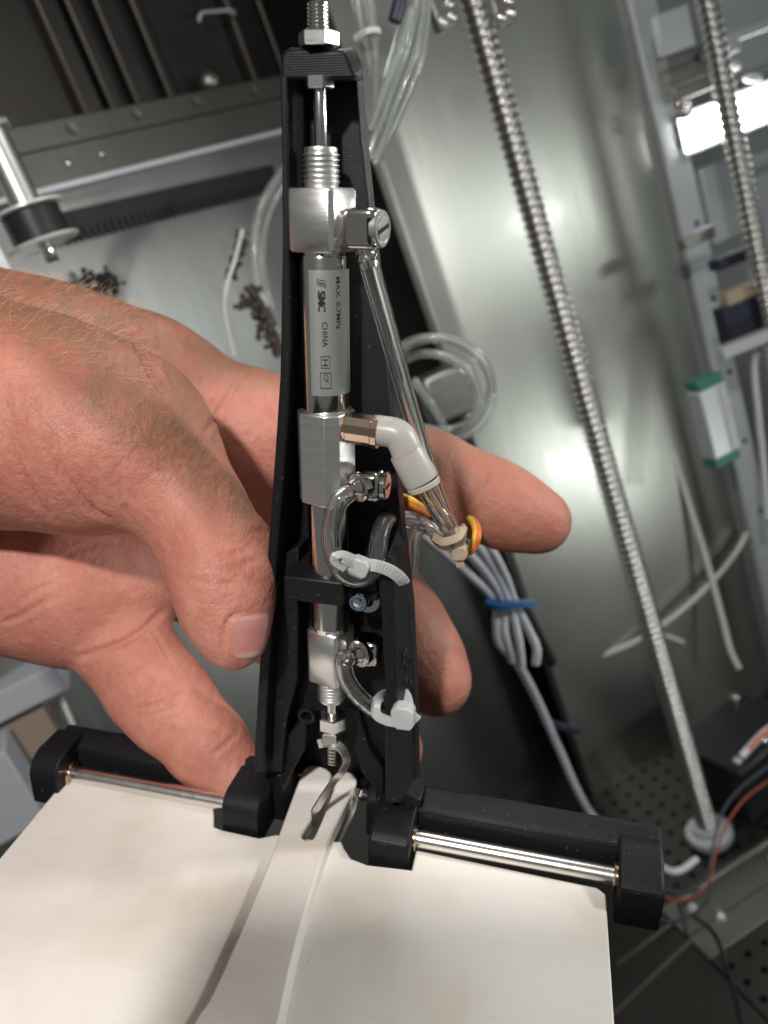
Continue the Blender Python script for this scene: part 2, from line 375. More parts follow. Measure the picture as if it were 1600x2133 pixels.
# ------------------------------------------------------------------ hand (signed-distance body -> one continuous mesh)
class SDF:
    def __init__(s, lo, hi, h):
        s.lo = np.asarray(lo, np.float32); s.h = h; s.n = np.ceil((np.asarray(hi) - lo) / h).astype(int)
        s.g = np.full(s.n, 50., np.float32)
    def cone(s, a, b, ra, rb, k=4.0, sq=None):              # tapered capsule, smooth union of width k
        a, b = np.asarray(a, np.float32), np.asarray(b, np.float32); m = max(ra, rb) + k + 3
        i0 = np.maximum(((np.minimum(a, b) - m - s.lo) / s.h).astype(int), 0); i1 = np.minimum(((np.maximum(a, b) + m - s.lo) / s.h).astype(int) + 1, s.n)
        if (i1 <= i0).any(): return
        X, Y, Z = (s.lo[q] + np.arange(i0[q], i1[q], dtype=np.float32) * s.h for q in range(3))
        X, Y, Z = X[:, None, None] - a[0], Y[None, :, None] - a[1], Z[None, None, :] - a[2]
        d = b - a; L2 = float(d @ d) + 1e-9
        t = np.clip((X * d[0] + Y * d[1] + Z * d[2]) / L2, 0, 1)
        D = np.sqrt((X - t * d[0]) ** 2 + (Y - t * d[1]) ** 2 + (Z - t * d[2]) ** 2) - (ra + (rb - ra) * t)
        sl = tuple(slice(i0[q], i1[q]) for q in range(3)); G = s.g[sl]
        hh = np.maximum(k - np.abs(G - D), 0) / k
        s.g[sl] = np.minimum(G, D) - hh * hh * k * .25
    def merge(s, o, k):
        hh = np.maximum(k - np.abs(s.g - o.g), 0) / k; s.g = np.minimum(s.g, o.g) - hh * hh * k * .25
    def mesh(s):                                            # surface nets
        g = s.g; n = g.shape
        for ax_ in range(3):
            for e_ in (0, -1): q_ = [slice(None)] * 3; q_[ax_] = e_; g[tuple(q_)] = np.maximum(g[tuple(q_)], .5)
        ins = g < 0
        c = np.zeros(tuple(q - 1 for q in n), np.int8)
        for dx in (0, 1):
            for dy in (0, 1):
                for dz in (0, 1): c += ins[dx:n[0] - 1 + dx, dy:n[1] - 1 + dy, dz:n[2] - 1 + dz]
        I = np.argwhere((c > 0) & (c < 8)); idx = np.full(c.shape, -1, np.int64); idx[tuple(I.T)] = np.arange(len(I))
        acc = np.zeros((len(I), 3)); cnt = np.zeros(len(I))
        cs = [(x, y, z) for x in (0, 1) for y in (0, 1) for z in (0, 1)]
        val = {q: g[tuple((I + q).T)] for q in cs}
        for a in cs:
            for ax_ in range(3):
                if a[ax_] == 0:
                    b = list(a); b[ax_] = 1; b = tuple(b); va, vb = val[a], val[b]; m_ = (va < 0) != (vb < 0)
                    t = np.where(m_, va / np.where(m_, va - vb, 1), 0); p = np.tile(np.array(a, float), (len(I), 1)); p[:, ax_] += t
                    acc[m_] += p[m_]; cnt[m_] += 1
        V = s.lo + (I + acc / cnt[:, None]) * s.h; Fs = []
        for ax_ in range(3):
            o1, o2 = [q for q in range(3) if q != ax_]
            sl0 = [slice(1, n[q] - 1) for q in range(3)]; sl1 = list(sl0); sl0[ax_] = slice(0, n[ax_] - 1); sl1[ax_] = slice(1, n[ax_])
            x = ins[tuple(sl0)] != ins[tuple(sl1)]; J = np.argwhere(x); off = np.ones(3, int); off[ax_] = 0; J = J + off
            e1 = np.zeros(3, int); e1[o1] = 1; e2 = np.zeros(3, int); e2[o2] = 1
            q = np.stack([idx[tuple((J - e1 - e2).T)], idx[tuple((J - e2).T)], idx[tuple(J.T)], idx[tuple((J - e1).T)]], 1)
            flip = ins[tuple(J.T)] ^ (ax_ == 1); q[~flip] = q[~flip][:, ::-1]; Fs.append(q)
        return V, np.concatenate(Fs)
def R_(px, d): return px * d / F_PX
HD = (P(-420, 1066, 215)[0], -92., -262.), (68., 78., -138.)
def chain(S, pts, k):                                       # pts: (px, py, depth, radius px)
    for a, b in zip(pts[:-1], pts[1:]):
        S.cone(P(*a[:3]), P(*b[:3]), R_(a[3], a[2]), R_(b[3], b[2]), k)
GRID = .8
pal = SDF(*HD, GRID)
# index finger: base beside the web, behind the tower, tip out to the right
chain(pal, [(60, 860, 232, 190), (330, 880, 226, 175), (520, 905, 223, 128), (760, 955, 221, 92), (900, 990, 220, 84), (1005, 1035, 219, 79), (1060, 1062, 218, 76), (1122, 1086, 217, 68)], 6)
# middle finger
chain(pal, [(330, 1010, 240, 150), (560, 1080, 236, 105), (760, 1180, 226, 90), (840, 1300, 219, 82), (880, 1370, 216, 80), (908, 1418, 214, 74)], 5)
# ring finger, mostly behind the tower
chain(pal, [(260, 1120, 244, 150), (470, 1220, 238, 95), (650, 1350, 228, 86), (760, 1470, 220, 78), (815, 1560, 216, 66)], 4)
# heel of the palm and little finger
chain(pal, [(-200, 1060, 222, 220), (30, 1165, 214, 168), (170, 1225, 211, 138), (265, 1215, 214, 105)], 14)
chain(pal, [(-260, 900, 232, 260), (100, 980, 242, 190), (300, 1050, 244, 120)], 12)
chain(pal, [(205, 1270, 212, 92), (262, 1350, 207, 92), (318, 1428, 203, 94), (362, 1480, 200, 89), (430, 1552, 197, 80), (500, 1625, 194, 66)], 4)
# back of the hand toward the wrist
chain(pal, [(-420, 760, 205, 250), (-120, 790, 205, 230), (120, 800, 205, 180), (300, 800, 212, 128)], 14)
th = SDF(*HD, GRID)
chain(th, [(-420, 840, 188, 230), (-120, 850, 182, 240), (90, 880, 176, 205), (215, 915, 172, 178), (290, 930, 170, 152)], 10)
chain(th, [(265, 885, 171, 135), (345, 985, 169, 108), (410, 1075, 166, 98), (458, 1160, 162, 94), (466, 1200, 160, 86), (478, 1270, 158, 74), (486, 1330, 157, 66)], 6)
th.cone(P(512, 1150, 161), P(515, 1176, 160), R_(54, 161), R_(50, 160), 5)      # knuckle
th.cone(P(428, 1195, 161), P(447, 1270, 158), R_(54, 161), R_(52, 158), 6)      # thumb pad
pal.merge(th, 2.2)
HV, HF = pal.mesh()
def vnorm(V, Fq):
    nn = np.cross(V[Fq[:, 2]] - V[Fq[:, 0]], V[Fq[:, 3]] - V[Fq[:, 1]]); o = np.zeros_like(V)
    for q in range(4): np.add.at(o, Fq[:, q], nn)
    return o / (np.linalg.norm(o, axis=1)[:, None] + 1e-12)
def lap(V, Fq, it, f=.5):
    for _ in range(it):
        a = np.zeros_like(V); c_ = np.zeros(len(V))
        for q in range(4):
            i, j = Fq[:, q], Fq[:, (q + 1) % 4]
            np.add.at(a, i, V[j]); np.add.at(a, j, V[i]); np.add.at(c_, i, 1); np.add.at(c_, j, 1)
        V = np.where(c_[:, None] > 0, V + f * (a / np.maximum(c_, 1)[:, None] - V), V)
    return V
HV = lap(HV, HF, 4); HN = vnorm(HV, HF)
if (HN * (HV - HV.mean(0))).sum() < 0: HN = -HN; HF = HF[:, ::-1]
# skin creases: grooves pressed into the surface along the lines the photograph shows
def groove(V, Nn, pts, width, depth, dmin, dmax, up=0.3):
    d = -V[:, 2]; X = CX + V[:, 0] / d * F_PX; Y = CY - V[:, 1] / d * F_PX
    best = np.full(len(V), 1e9); tt = np.zeros(len(V)); pts = spline(A_(*pts), 6); m = len(pts) - 1
    for i in range(m):
        a, b = pts[i], pts[i + 1]; e = b - a; L = e @ e + 1e-9
        t = np.clip(((X - a[0]) * e[0] + (Y - a[1]) * e[1]) / L, 0, 1)
        r = np.hypot(X - a[0] - t * e[0], Y - a[1] - t * e[1]); w = r < best; best[w] = r[w]; tt[w] = (i + t[w]) / m
    fade = np.clip(np.minimum(tt, 1 - tt) * 5, 0, 1)
    k_ = (d > dmin) & (d < dmax) & (Nn[:, 2] > -.25)
    amt = (-np.exp(-(best / width) ** 2) + up * np.exp(-((best - 2.2 * width) / width) ** 2)) * depth * fade * k_
    return V + Nn * amt[:, None]
for pts, w_, dp in [
    ([(0, 865), (35, 960), (75, 1040), (110, 1090)], 7, .8), ([(60, 800), (85, 900), (110, 960), (150, 1030)], 6, .6),
    ([(105, 890), (118, 950), (140, 1000), (190, 1060), (235, 1085)], 7, 1.2), ([(150, 850), (165, 930), (200, 1000), (215, 1050)], 6, .6),
    ([(10, 800), (20, 880), (50, 960)], 6, .5), ([(245, 960), (255, 1030), (270, 1090)], 6, .7), ([(200, 860), (225, 940), (240, 1000)], 6, .4),
    ([(355, 1195), (385, 1205), (420, 1212), (470, 1218), (510, 1212)], 5, .55), ([(455, 1190), (500, 1180), (535, 1160)], 6, .35), ([(520, 1112), (540, 1105), (560, 1112)], 6, .5),
    ([(465, 1150), (500, 1150), (530, 1130)], 6, .25),
    ([(280, 690), (292, 730), (315, 775), (352, 830)], 8, 1.3), ([(300, 700), (320, 750), (340, 800)], 6, .5), ([(270, 690), (285, 720), (300, 745)], 6, .5),
    ([(425, 905), (450, 865), (480, 820), (500, 790)], 6, .8), ([(500, 790), (520, 770)], 5, .5), ([(450, 870), (430, 820), (420, 780)], 6, .4),
    ([(155, 1372), (220, 1352), (290, 1318), (345, 1265)], 8, 1.1), ([(0, 1300), (50, 1280), (110, 1240)], 7, .6), ([(20, 1270), (70, 1235), (120, 1210)], 6, .4),
    ([(260, 1478), (310, 1472), (360, 1455), (390, 1440)], 6, .55), ([(275, 1492), (320, 1488), (370, 1468)], 5, .4), ([(440, 1575), (470, 1550), (490, 1530)], 6, .5),
    ([(160, 1120), (220, 1130), (280, 1140), (340, 1190)], 7, .5), ([(120, 1180), (150, 1150), (220, 1130)], 6, .4),
    ([(950, 1080), (985, 1040), (1010, 1000), (1022, 955)], 6, .6), ([(940, 1010), (960, 975)], 5, .25),
    ([(470, 1372), (466, 1335), (474, 1296), (500, 1276), (545, 1282)], 6, 1.2), ([(300, 1320), (320, 1350), (340, 1400)], 5, .35), ([(315, 1310), (340, 1350), (365, 1395)], 5, .35)]:
    HV = groove(HV, HN, pts, w_ * .8, dp * .8, 140, 262)
for i in range(110):                                          # fine knuckle wrinkles on the thumb and the hand's back
    x, y = [(rng.uniform(300, 440), rng.uniform(880, 1010)), (rng.uniform(250, 340), rng.uniform(690, 780)), (rng.uniform(20, 250), rng.uniform(850, 1060)), (rng.uniform(440, 545), rng.uniform(1125, 1215))][i % 4]
    a = [rng.uniform(.3, .9), rng.uniform(1.2, 1.8), rng.uniform(1.1, 1.7), rng.uniform(-.5, .2)][i % 4]; L = rng.uniform(14, 36)
    HV = groove(HV, HN, [(x - L * math.cos(a), y - L * math.sin(a)), (x + rng.uniform(-4, 4), y), (x + L * math.cos(a), y + L * math.sin(a))], rng.uniform(3.2, 5), rng.uniform(.07, .16), 140, 215)
hb = MB(); hb.v = list(HV); hb.f = [tuple(q) for q in HF.tolist()]
hroot = thing('hand', 'bare hand gripping the black bracket, thumb in front and fingers behind', 'hand', Fr(P(-150, 950, 205), RW[0], RW[1], RW[2]))
ho = obj('skin', hb, M['skin'], hroot, smooth=0, fixn=False); ho.data.shade_smooth()
d_ = -HV[:, 2]; X_ = CX + HV[:, 0] / d_ * F_PX; Y_ = CY - HV[:, 1] / d_ * F_PX
ridge = np.interp(X_, [-300, 0, 78, 174, 232, 349, 440, 560], [500, 690, 750, 835, 895, 965, 1075, 1120])     # the tan back of the hand ends along this line
pink = np.clip((Y_ - ridge) / 80 + .3, 0, 1) * np.clip(1.2 - .0 * Y_, 0, 1)
pink = np.maximum(pink, np.clip((X_ - 370) / 60, 0, 1) * np.clip((d_ - 190) / 8, 0, 1) * np.clip((Y_ - 745 - .25 * (X_ - 400)) / 60, 0, 1))
pink = np.where(X_ > 700, np.clip((d_ < 226) * .55, 0, 1), pink)
at_ = ho.data.attributes.new('pink', 'FLOAT', 'POINT'); at_.data.foreach_set('value', pink.astype(np.float32))
# thumb nail: a curved plate set on the far side of the last joint
nf = axisframe(P(472, 1215, 159), P(488, 1345, 157), ref=(.74, .05, .68))
from mathutils.bvhtree import BVHTree
bvh = BVHTree.FromPolygons([Vector(p) for p in HV], [tuple(q) for q in HF.tolist()])
nb = MB(); L_ = np.linalg.norm(P(488, 1345, 157) - P(472, 1215, 159)); nu, nvv = 18, 16; top, bot = [], []
for i in range(nu + 1):
    t = i / nu; half = .74 * (1 - .55 * (1 - t) ** 4) * math.sqrt(max(0.10, 1 - max(0, (t - .80) / .21) ** 2 * .9))
    for j in range(nvv + 1):
        a = (j / nvv * 2 - 1) * half; out = nf(math.sin(a), 0, math.cos(a)) - nf.o; ax0 = nf(0, L_ * (.57 + .66 * t), 0)
        h_ = bvh.ray_cast(Vector(ax0 + out * 25), Vector(-out), 30.)
        r = np.linalg.norm(np.array(h_[0]) - ax0) if h_[0] is not None else 8.
        e = .10 + .38 * (1 - abs(j / nvv * 2 - 1) ** 3) * (1 - (1 - t) ** 4)
        top.append(ax0 + out * (r + e)); bot.append(ax0 + out * (r - .5))
fs = []; w_ = nvv + 1; b_ = len(top)
for i in range(nu):
    for j in range(nvv):
        q = (i * w_ + j, i * w_ + j + 1, (i + 1) * w_ + j + 1, (i + 1) * w_ + j); fs += [q, tuple(x + b_ for x in q[::-1])]
edge = [j for j in range(w_)] + [i * w_ + nvv for i in range(1, nu + 1)] + [nu * w_ + j for j in range(nvv - 1, -1, -1)] + [i * w_ for i in range(nu - 1, 0, -1)]
for a, b in zip(edge, edge[1:] + edge[:1]): fs.append((a, a + b_, b + b_, b))
nb.add(top + bot, fs); no_ = obj('fingernail', nb, M['nail'], hroot, smooth=50)
tv = np.tile(np.repeat(np.arange(nu + 1) / nu, nvv + 1), 2).astype(np.float32); a_n = no_.data.attributes.new('along', 'FLOAT', 'POINT'); a_n.data.foreach_set('value', tv)
k = N(M['nail']); an = k.n('ShaderNodeAttribute', attribute_name='along'); rg = k.noise(k.coords((1, .1, 1)), 900, 3)
k.l(k.ramp(an.outputs['Fac'], [(0, (.40, .15, .12)), (.08, (.58, .31, .27)), (.22, (.55, .27, .24)), (.36, (.50, .215, .19)), (.82, (.50, .21, .185)), (.93, (.58, .36, .30)), (1, (.58, .40, .33))]), k.b.inputs['Base Color']); k.bump(rg, .15, .0002)
# short fair hairs on the back of the hand
hm = MB(); d_ = -HV[:, 2]; X_ = CX + HV[:, 0] / d_ * F_PX; Y_ = CY - HV[:, 1] / d_ * F_PX
cand = np.where((X_ > -10) & (X_ < 300) & (Y_ < 600 + .42 * X_ + 170) & (HN[:, 2] > -.25) & (d_ < 225) & (HN[:, 1] > .15))[0]
for i in rng.choice(cand, min(420, len(cand)), replace=False):
    p = HV[i]; g_ = nrm(A_(.85, .05, .1) + rng.normal(0, .35, 3)); L = rng.uniform(2.0, 4.6); n_ = HN[i]
    hm.tube([p, p + n_ * L * .22 + g_ * L * .3, p + n_ * L * .34 + g_ * L * .65, p + n_ * L * .32 + g_ * L], [.03, .028, .022, .01], 3)
obj('hair', hm, M['hair'], hroot, smooth=60, kind='stuff', fixn=False)

# ------------------------------------------------------------------ black bracket: tower, yoke, bosses
br = thing('bracket', 'black printed bracket with tall channel tower and hinge yoke, gripped by the hand', 'bracket', T)
WB, WP, WF = -12.0, -7.5, 3.0
lw_o = [(583, 158), (586, 300), (588, 500), (583, 781), (573, 937), (564, 1059), (547, 1300), (541, 1375), (530, 1562), (528, 1612)]
lw_i = [(552, 1610), (551, 1562), (559, 1406), (567, 1300), (577, 1159), (594, 940), (600, 859), (606, 719), (602, 531), (600, 300), (598, 158)]
b = MB().prism(T, Qp(lw_o + lw_i, WF), WB, WF); obj('side_wall', b, M['black'], br, bevel=.35)
led_ = [(577, 1159), (567, 1300), (559, 1406), (551, 1562), (552, 1610), (585, 1610), (596, 1506), (620, 1415), (622, 1250), (622, 1140)]
obj('inner_ledge', MB().prism(T, Qp(led_, -1.5), WB, -1.5), M['black'], br, bevel=.35)
rib_ = [(606, 719), (600, 859), (594, 940), (577, 1159), (600, 1159), (614, 940), (620, 800)]
obj('inner_rib', MB().prism(T, Qp(rib_, -3), WB, -3), M['black'], br, bevel=.35)
rb = [(741, 150), (756, 134), (767, 303), (770, 312), (781, 422), (816, 759), (847, 1096), (864, 1250), (872, 1406), (876, 1644), (876, 1668)]
bp = Qp([(596, 150)], WP) + Qp(rb, WB) + Qp([(800, 1690), (800, 1600), (745, 1520), (735, 1480), (640, 1480), (630, 1560), (560, 1650), (545, 1610), (560, 1300), (590, 900), (592, 150)], WP)
obj('back_plate', MB().prism(T, bp[1:], WB, WP), M['black'], br, bevel=.3)
fr_ = Qp([(786, 1205), (794, 1275), (803, 1450), (802, 1672), (829, 1672), (826, 1470), (821, 1250), (817, 1159), (808, 1156)], WF)
bk_ = Qp([(786, 1205), (794, 1275), (803, 1450), (802, 1672)], WF) + Qp([(877, 1672), (873, 1435), (864, 1250), (850, 1120)], WB) + [Qp([(802, 1130)], WF)[0]]
obj('side_wall', MB().loft([T(u, v, WB) for u, v in bk_], [T(u, v, WF) for u, v in fr_]), M['black'], br, bevel=.35)
cf = Qp([(583, 168), (583, 118), (590, 104), (604, 98), (712, 103), (722, 110), (741, 156), (740, 168)], 1)
cb = [(u + .3, v + .6) for u, v in cf]; cb[4], cb[5], cb[6], cb[7] = Qp([(730, 98), (744, 106), (756, 134), (757, 168)], -9)
obj('top_cap', MB().loft([T(u, v, -9) for u, v in cb], [T(u, v, 1) for u, v in cf]), M['black'], br, bevel=.9)
# worn hole in the right wall, a ragged dark pocket
wh = MB(); pr = [(838, 1345), (842, 1352), (849, 1368), (862, 1392), (862, 1440), (860, 1470), (856, 1500), (840, 1440), (836, 1400)]
for i in range(46):
    t = rng.uniform(0, 1); y = 1352 + t * 125; x0 = np.interp(y, [1345, 1400, 1440, 1500], [837, 837, 841, 853]); x1 = np.interp(y, [1345, 1392, 1440, 1500], [842, 862, 862, 858])
    x = rng.uniform(x0, x1); fx = np.clip((x - 826) / 46, 0, 1); p = T(*T.uv(826, y, WF), WF) * (1 - fx) + T(*T.uv(872, y, WB), WB) * fx
    r = rng.uniform(.35, .8); wh.ball(p, r, 5, 4, (rng.uniform(.3, .7), rng.uniform(.6, 1.6), rng.uniform(.5, 1.2)))
obj('torn_edge', wh, M['dark_hole'], br, smooth=0, kind='stuff')
# base, bars, bosses (profiles in v,w run along u)
def ux(px, py, w=0): return T.uv(px, py, w)[0]
bar = [(-5.5, -10), (6.2, -10), (7.0, -9.2), (7.0, -7.4), (4.6, -3.6), (-5.5, -3.6)]
uL0, uL1 = ux(58, 1620, 6), ux(118, 1650, 6); uI0, uI1 = ux(460, 1690, 6), ux(538, 1737, 6)
uR0, uR1 = ux(766, 1780, 6), ux(851, 1800, 6); uE0, uE1 = ux(1284, 1880, 6), ux(1378, 1915, 6)
obj('yoke_bar', MB().prism_u(T, bar, uL0 + 1.5, uI1 + 1.0), M['blackz'], br, bevel=.5)
obj('yoke_bar', MB().prism_u(T, bar, uR0 - 3.0, uE1 - .3), M['blackz'], br, bevel=.5)
def dprof(top, front, back=-8.5, bottom=-6.0, rr=5.5, n=10):      # rounded boss outline
    p = [(bottom, back), (top - 1.5, back), (top, back + 1.5)]
    for i in range(n + 1):
        a = math.pi / 2 * i / n; p.append((top - rr + rr * math.cos(a), front - rr + rr * math.sin(a)))
    return p + [(bottom + .6, front), (bottom, front - .6)]
bossL = dprof(6.9, 5.6); bossI = dprof(6.4, 6.0, rr=4.5)
bossR = [(-7, -8), (5.6, -8), (6.2, -7), (5.6, -1), (4.0, 3.6), (3.2, 5.6), (2.2, 6.2), (-6.6, 6.2), (-7, 5.6)]
for nm, pf, u0, u1 in (('boss', bossL, uL0, uL1), ('boss', bossI, uI0, uI1), ('boss', bossR, uR0, uR1), ('boss', bossR, uE0, uE1)):
    o = obj(nm, MB().prism_u(T, pf, u0, u1), M['blackz'], br, bevel=1.5 if u0 == uL0 else .8); o.modifiers['bevel'].segments = 4
    if u0 in (uI0,):
        f = axisframe(T(u1, 0, 0), T(u1 + 1, 0, 0)); obj('pin_hole', MB().lathe(f, [(0, 2.3), (.06, 2.3), (.06, 1.9), (.02, 1.9)], 24), M['dark_hole'], br)
obj('base_block', MB().box(T, (uI1 - 1, ux(600, 1700, -6)), (-6, 7.5), (WB, -3.6)), M['blackz'], br, bevel=.4)
obj('base_block', MB().box(T, (ux(788, 1690, -6), uR0 - .5), (-6, 6.5), (WB, -3.6)), M['blackz'], br, bevel=.4)
obj('cavity_plate', MB().box(T, (uI1 - 3, uR0 + 3), (-8, 34), (-19.5, -17.5)), M['black'], br, bevel=.3)  # added plate: blocks the view behind the fork so the cavity reads black
gus = Qp([(552, 1604), (600, 1530), (625, 1500), (640, 1502), (636, 1560), (590, 1640), (566, 1650), (552, 1640)], -4)
obj('gusset', MB().prism(T, gus, WB, -4), M['black'], br, bevel=.4)
f = axisframe(T(*T.uv(640, 1488, -4), -4), T(*T.uv(640, 1488, -4), -3.4)); obj('screw_boss', MB().ring(f, [(0, 1.2), (.8, 1.3), (.8, 2.0), (0, 2.2)], 24), M['black'], br)
gus2 = Qp([(745, 1480), (770, 1560), (798, 1600), (800, 1690), (788, 1690), (780, 1640), (752, 1606), (738, 1558)], -5)
obj('gusset', MB().prism(T, gus2, WB, -5), M['black'], br, bevel=.4)
gf = [(829, 1672), (830, 1610), (836, 1640), (850, 1655), (876, 1668), (876, 1680), (829, 1690)]
obj('gusset', MB().prism(T, Qp(gf, -2), -9, -2), M['black'], br, bevel=.4)
# clamp across the lower cylinder, with its bolt
cu0, cu1, cu2 = ux(592, 1225, 5), ux(716, 1240, 5), ux(786, 1245, 3)
cv0 = T.uv(650, 1256, 5)[1]; cv1 = T.uv(650, 1206, 5)[1]
obj('clamp_block', MB().box(T, (cu0, cu1), (cv0, cv1), (WP, 5.2)), M['black'], br, bevel=.4)
obj('clamp_ear', MB().box(T, (cu1 + .02, cu2), (cv0 + .5, cv1 - .3), (WP, 2.2)), M['black'], br, bevel=.4)
bc = Q(748, 1252, 3); f = axisframe(bc, bc + T.Z)
o = obj('clamp_bolt', MB().lathe(f, [(-4, 1.9), (.6, 1.95), (1.0, 1.7), (1.0, 1.25), (.5, 1.2), (.4, .0)], 32, cap=False), M['nickel'], br)
obj('locking_ring', MB().ring(Fr(f.o + f.Y * .95, f.X, f.Y, f.Z), [(0, 1.25), (.12, 1.3), (.12, 1.5), (0, 1.55)], 32), M['blue'], o)
obj('thread_end', MB().lathe(Fr(f.o, f.X, f.Y, f.Z), [(.3, 1.05), (.95, .95), (1.05, .6)], 10), M['zinc'], o)
obj('washer', MB().ring(axisframe(Q(765, 1250, 1.5), Q(765, 1250, 1.5) + T.Z), [(0, 1.4), (.3, 1.4), (.3, 2.6), (0, 2.6)], 32), M['nickel'], br)

# ------------------------------------------------------------------ hinge pins and white board
VB = -1.6; VT = VB + 2.2; TH = 4.2
for a, b_, lab in ((uL1 - 1, uI0 + 1, 'steel hinge pin along the left back edge of the white board, by the thumb'), (uR1 - 1, uE0 + 1, 'steel hinge pin along the right back edge of the white board')):
    r_ = thing('hinge_pin', lab, 'hinge pin', Fr(T(a, 0, 0), T.X, T.Y, T.Z), 'hinge pins in the bracket yoke')
    obj('pin', MB().cyl(T(a, 0, 0), T(b_, 0, 0), 1.95, n=32), M['pin'], r_)
    for e, s_ in ((a + 1, 1), (b_ - 1, -1)):
        f = axisframe(T(e, 0, 0), T(e + s_, 0, 0)); obj('bushing', MB().ring(f, [(-.5, 2.0), (.55, 2.0), (.7, 2.2), (.7, 2.8), (.55, 2.95), (-.5, 2.95)], 32), M['bronze'], r_)
board = thing('flap_board', 'white printed board hinged on steel pins with raised centre rib and fork', 'board', Fr(T(0, VB, 20), T.X, T.Y, T.Z))
bo = [(146, 1611), (446, 1682), (446, 1722), (462, 1728), (540, 1745), (575, 1738), (600, 1742), (690, 1752), (712, 1752), (718, 1768), (732, 1788), (765, 1801), (858, 1812), (867, 1770), (1244, 1848), (1262, 1862), (1280, 2133), (1302, 2480), (-585, 2480), (0, 1787)]
obj('plate', MB().prism_v(T, Qb(bo, VB), VB - TH, VB), M['board'], board, bevel=.35)
rt = [(330, 2290), (400, 2133), (435, 2080), (495, 1950), (550, 1820), (565, 1780), (582, 1735), (594, 1702), (620, 1632), (632, 1604), (648, 1594), (672, 1597), (687, 1606), (690, 1618),
      (672, 1655), (650, 1700), (632, 1732), (630, 1742), (636, 1748), (648, 1748), (657, 1738), (676, 1695), (694, 1645), (702, 1614), (712, 1606), (732, 1609), (741, 1618), (740, 1635), (712, 1692), (680, 1762), (620, 1960), (582, 2133), (552, 2290)]
rt = [tuple(q) for q in spline(A_(*rt), 3)]; rtop = Qb(rt, VT); rbot = [(u, w) for u, w in rtop]
for i in range(86, 97): rbot[i] = (rtop[i][0] + .75, rtop[i][1])
for i in range(0, 18): rbot[i] = (rtop[i][0] - .15, rtop[i][1])
for i in range(83, 86): rbot[i] = (rtop[i][0] + .25 * (i - 82), rtop[i][1])
obj('fork_rib', MB().loft([T(u, VB - .6, w) for u, w in rbot], [T(u, VT, w) for u, w in rtop]), M['board'], board, bevel=.5)
lp = [rtop[i] for i in range(18, 49)]; rp = [rtop[i] for i in range(60, 88)]
for pg in (lp, rp):
    obj('fork_prong', MB().prism_v(T, [(u * .999, w - .02) for u, w in pg], VB - 6.0, VB - .65), M['board'], board, bevel=.4)
VPV = VT - 2.3
def QV(px, py): return T(*T.hit(px, py, 1, VPV))
p0, p1, p2 = QV(629, 1622), QV(737, 1650), QV(771, 1659); pd = nrm(p2 - p0); p0 = p1 - pd * np.linalg.norm(p1 - p0)
pv = thing('pivot_bolt', 'small steel bolt with lock nut through the white fork', 'bolt', Fr(p1, T.X, T.Y, T.Z))
obj('shank', MB().cyl(p0, p2, .85), M['nickel'], pv)
f = axisframe(p1, p2); obj('lock_nut', MB().lathe(f, [(0, 1.5), (.25, 1.85), (1.7, 1.85), (2.0, 1.6), (2.3, 1.55), (2.9, 1.35)], 6, .3), M['nickel'], pv, smooth=25)
obj('nut_insert', MB().ring(Fr(f.o + f.Y * 2.5, f.X, f.Y, f.Z), [(0, .8), (.75, .8), (.75, 1.35), (0, 1.5)], 24), M['navy'], pv)
f = axisframe(p0 + pd * .8, p0); obj('bolt_head', MB().lathe(f, [(0, 1.7), (1.5, 1.7), (1.7, 1.4)], 20), M['nickel'], pv)
sp = [Q(x, y, w) for x, y, w in [(664, 1549, 1.2), (682, 1547, 2.0), (700, 1551, 2.4), (716, 1565, 2.4), (722, 1586, 2.2), (714, 1606, 2.0), (698, 1624, 2.0), (680, 1650, 1.6), (664, 1676, 1.5), (655, 1692, 1.6), (653, 1704, .5), (652, 1724, -1.2)]]
b = MB().tube(spline(sp, 6), 1, flat=(.95, .22), up=A_(.55, .25, .8)); obj('spring_hook', b, M['hookm'], None, T, smooth=30, label='bent steel strip hooked from the cylinder rod into the fork slot', cat='spring clip')

# ------------------------------------------------------------------ pneumatic cylinders
def sq(mb, y0, y1, rpx, corner, cham, ch=.35, rpx1=None):    # square block with cut corners about the axis
    v0, v1 = axv(y0), axv(y1); r0, r1 = axr(y0, rpx), axr(y1, rpx1 or rpx); r = (r0 + r1) / 2
    ang = [math.radians(corner + 90 * q + s_ * cham / 2) for q in range(4) for s_ in (-1, 1)]
    lo, hi = min(v0, v1), max(v0, v1); n = len(ang); vs, fs = [], []
    for h, k_ in ((lo, 1 - ch / r), (lo + ch, 1), (hi - ch, 1), (hi, 1 - ch / r)):
        vs += [AX(r * k_ * math.sin(a), h, r * k_ * math.cos(a)) for a in ang]
    for i in range(3): fs += [(i * n + k_, i * n + (k_ + 1) % n, (i + 1) * n + (k_ + 1) % n, (i + 1) * n + k_) for k_ in range(n)]
    fs += [tuple(range(n))[::-1], tuple(range(3 * n, 4 * n))]; return mb.add(vs, fs)
def axc(mb, rows, n=40):                                    # rows of (image row, radius in pixels)
    return mb.lathe(AX, [(axv(y), axr(y, r)) for y, r in rows], n)
def thread(mb, y0, y1, rpx, turns, dpx, n=32):
    rows = []; st = (y1 - y0) / turns
    for i in range(turns):
        y = y0 + i * st; rows += [(y + st * .05, rpx - dpx), (y + st * .35, rpx), (y + st * .6, rpx), (y + st * .9, rpx - dpx)]
    return axc(mb, rows, n)
def axfr(y): return Fr(AX(0, axv(y), 0), AX.X, AX.Y, AX.Z)
c1 = thing('pneumatic_cylinder', 'upper steel air cylinder with printed silver label on its barrel', 'air cylinder', axfr(950), 'air cylinders in the bracket')
obj('rod', axc(MB(), [(310, 14), (187, 14), (184, 13)], 32), M['steel'], c1)
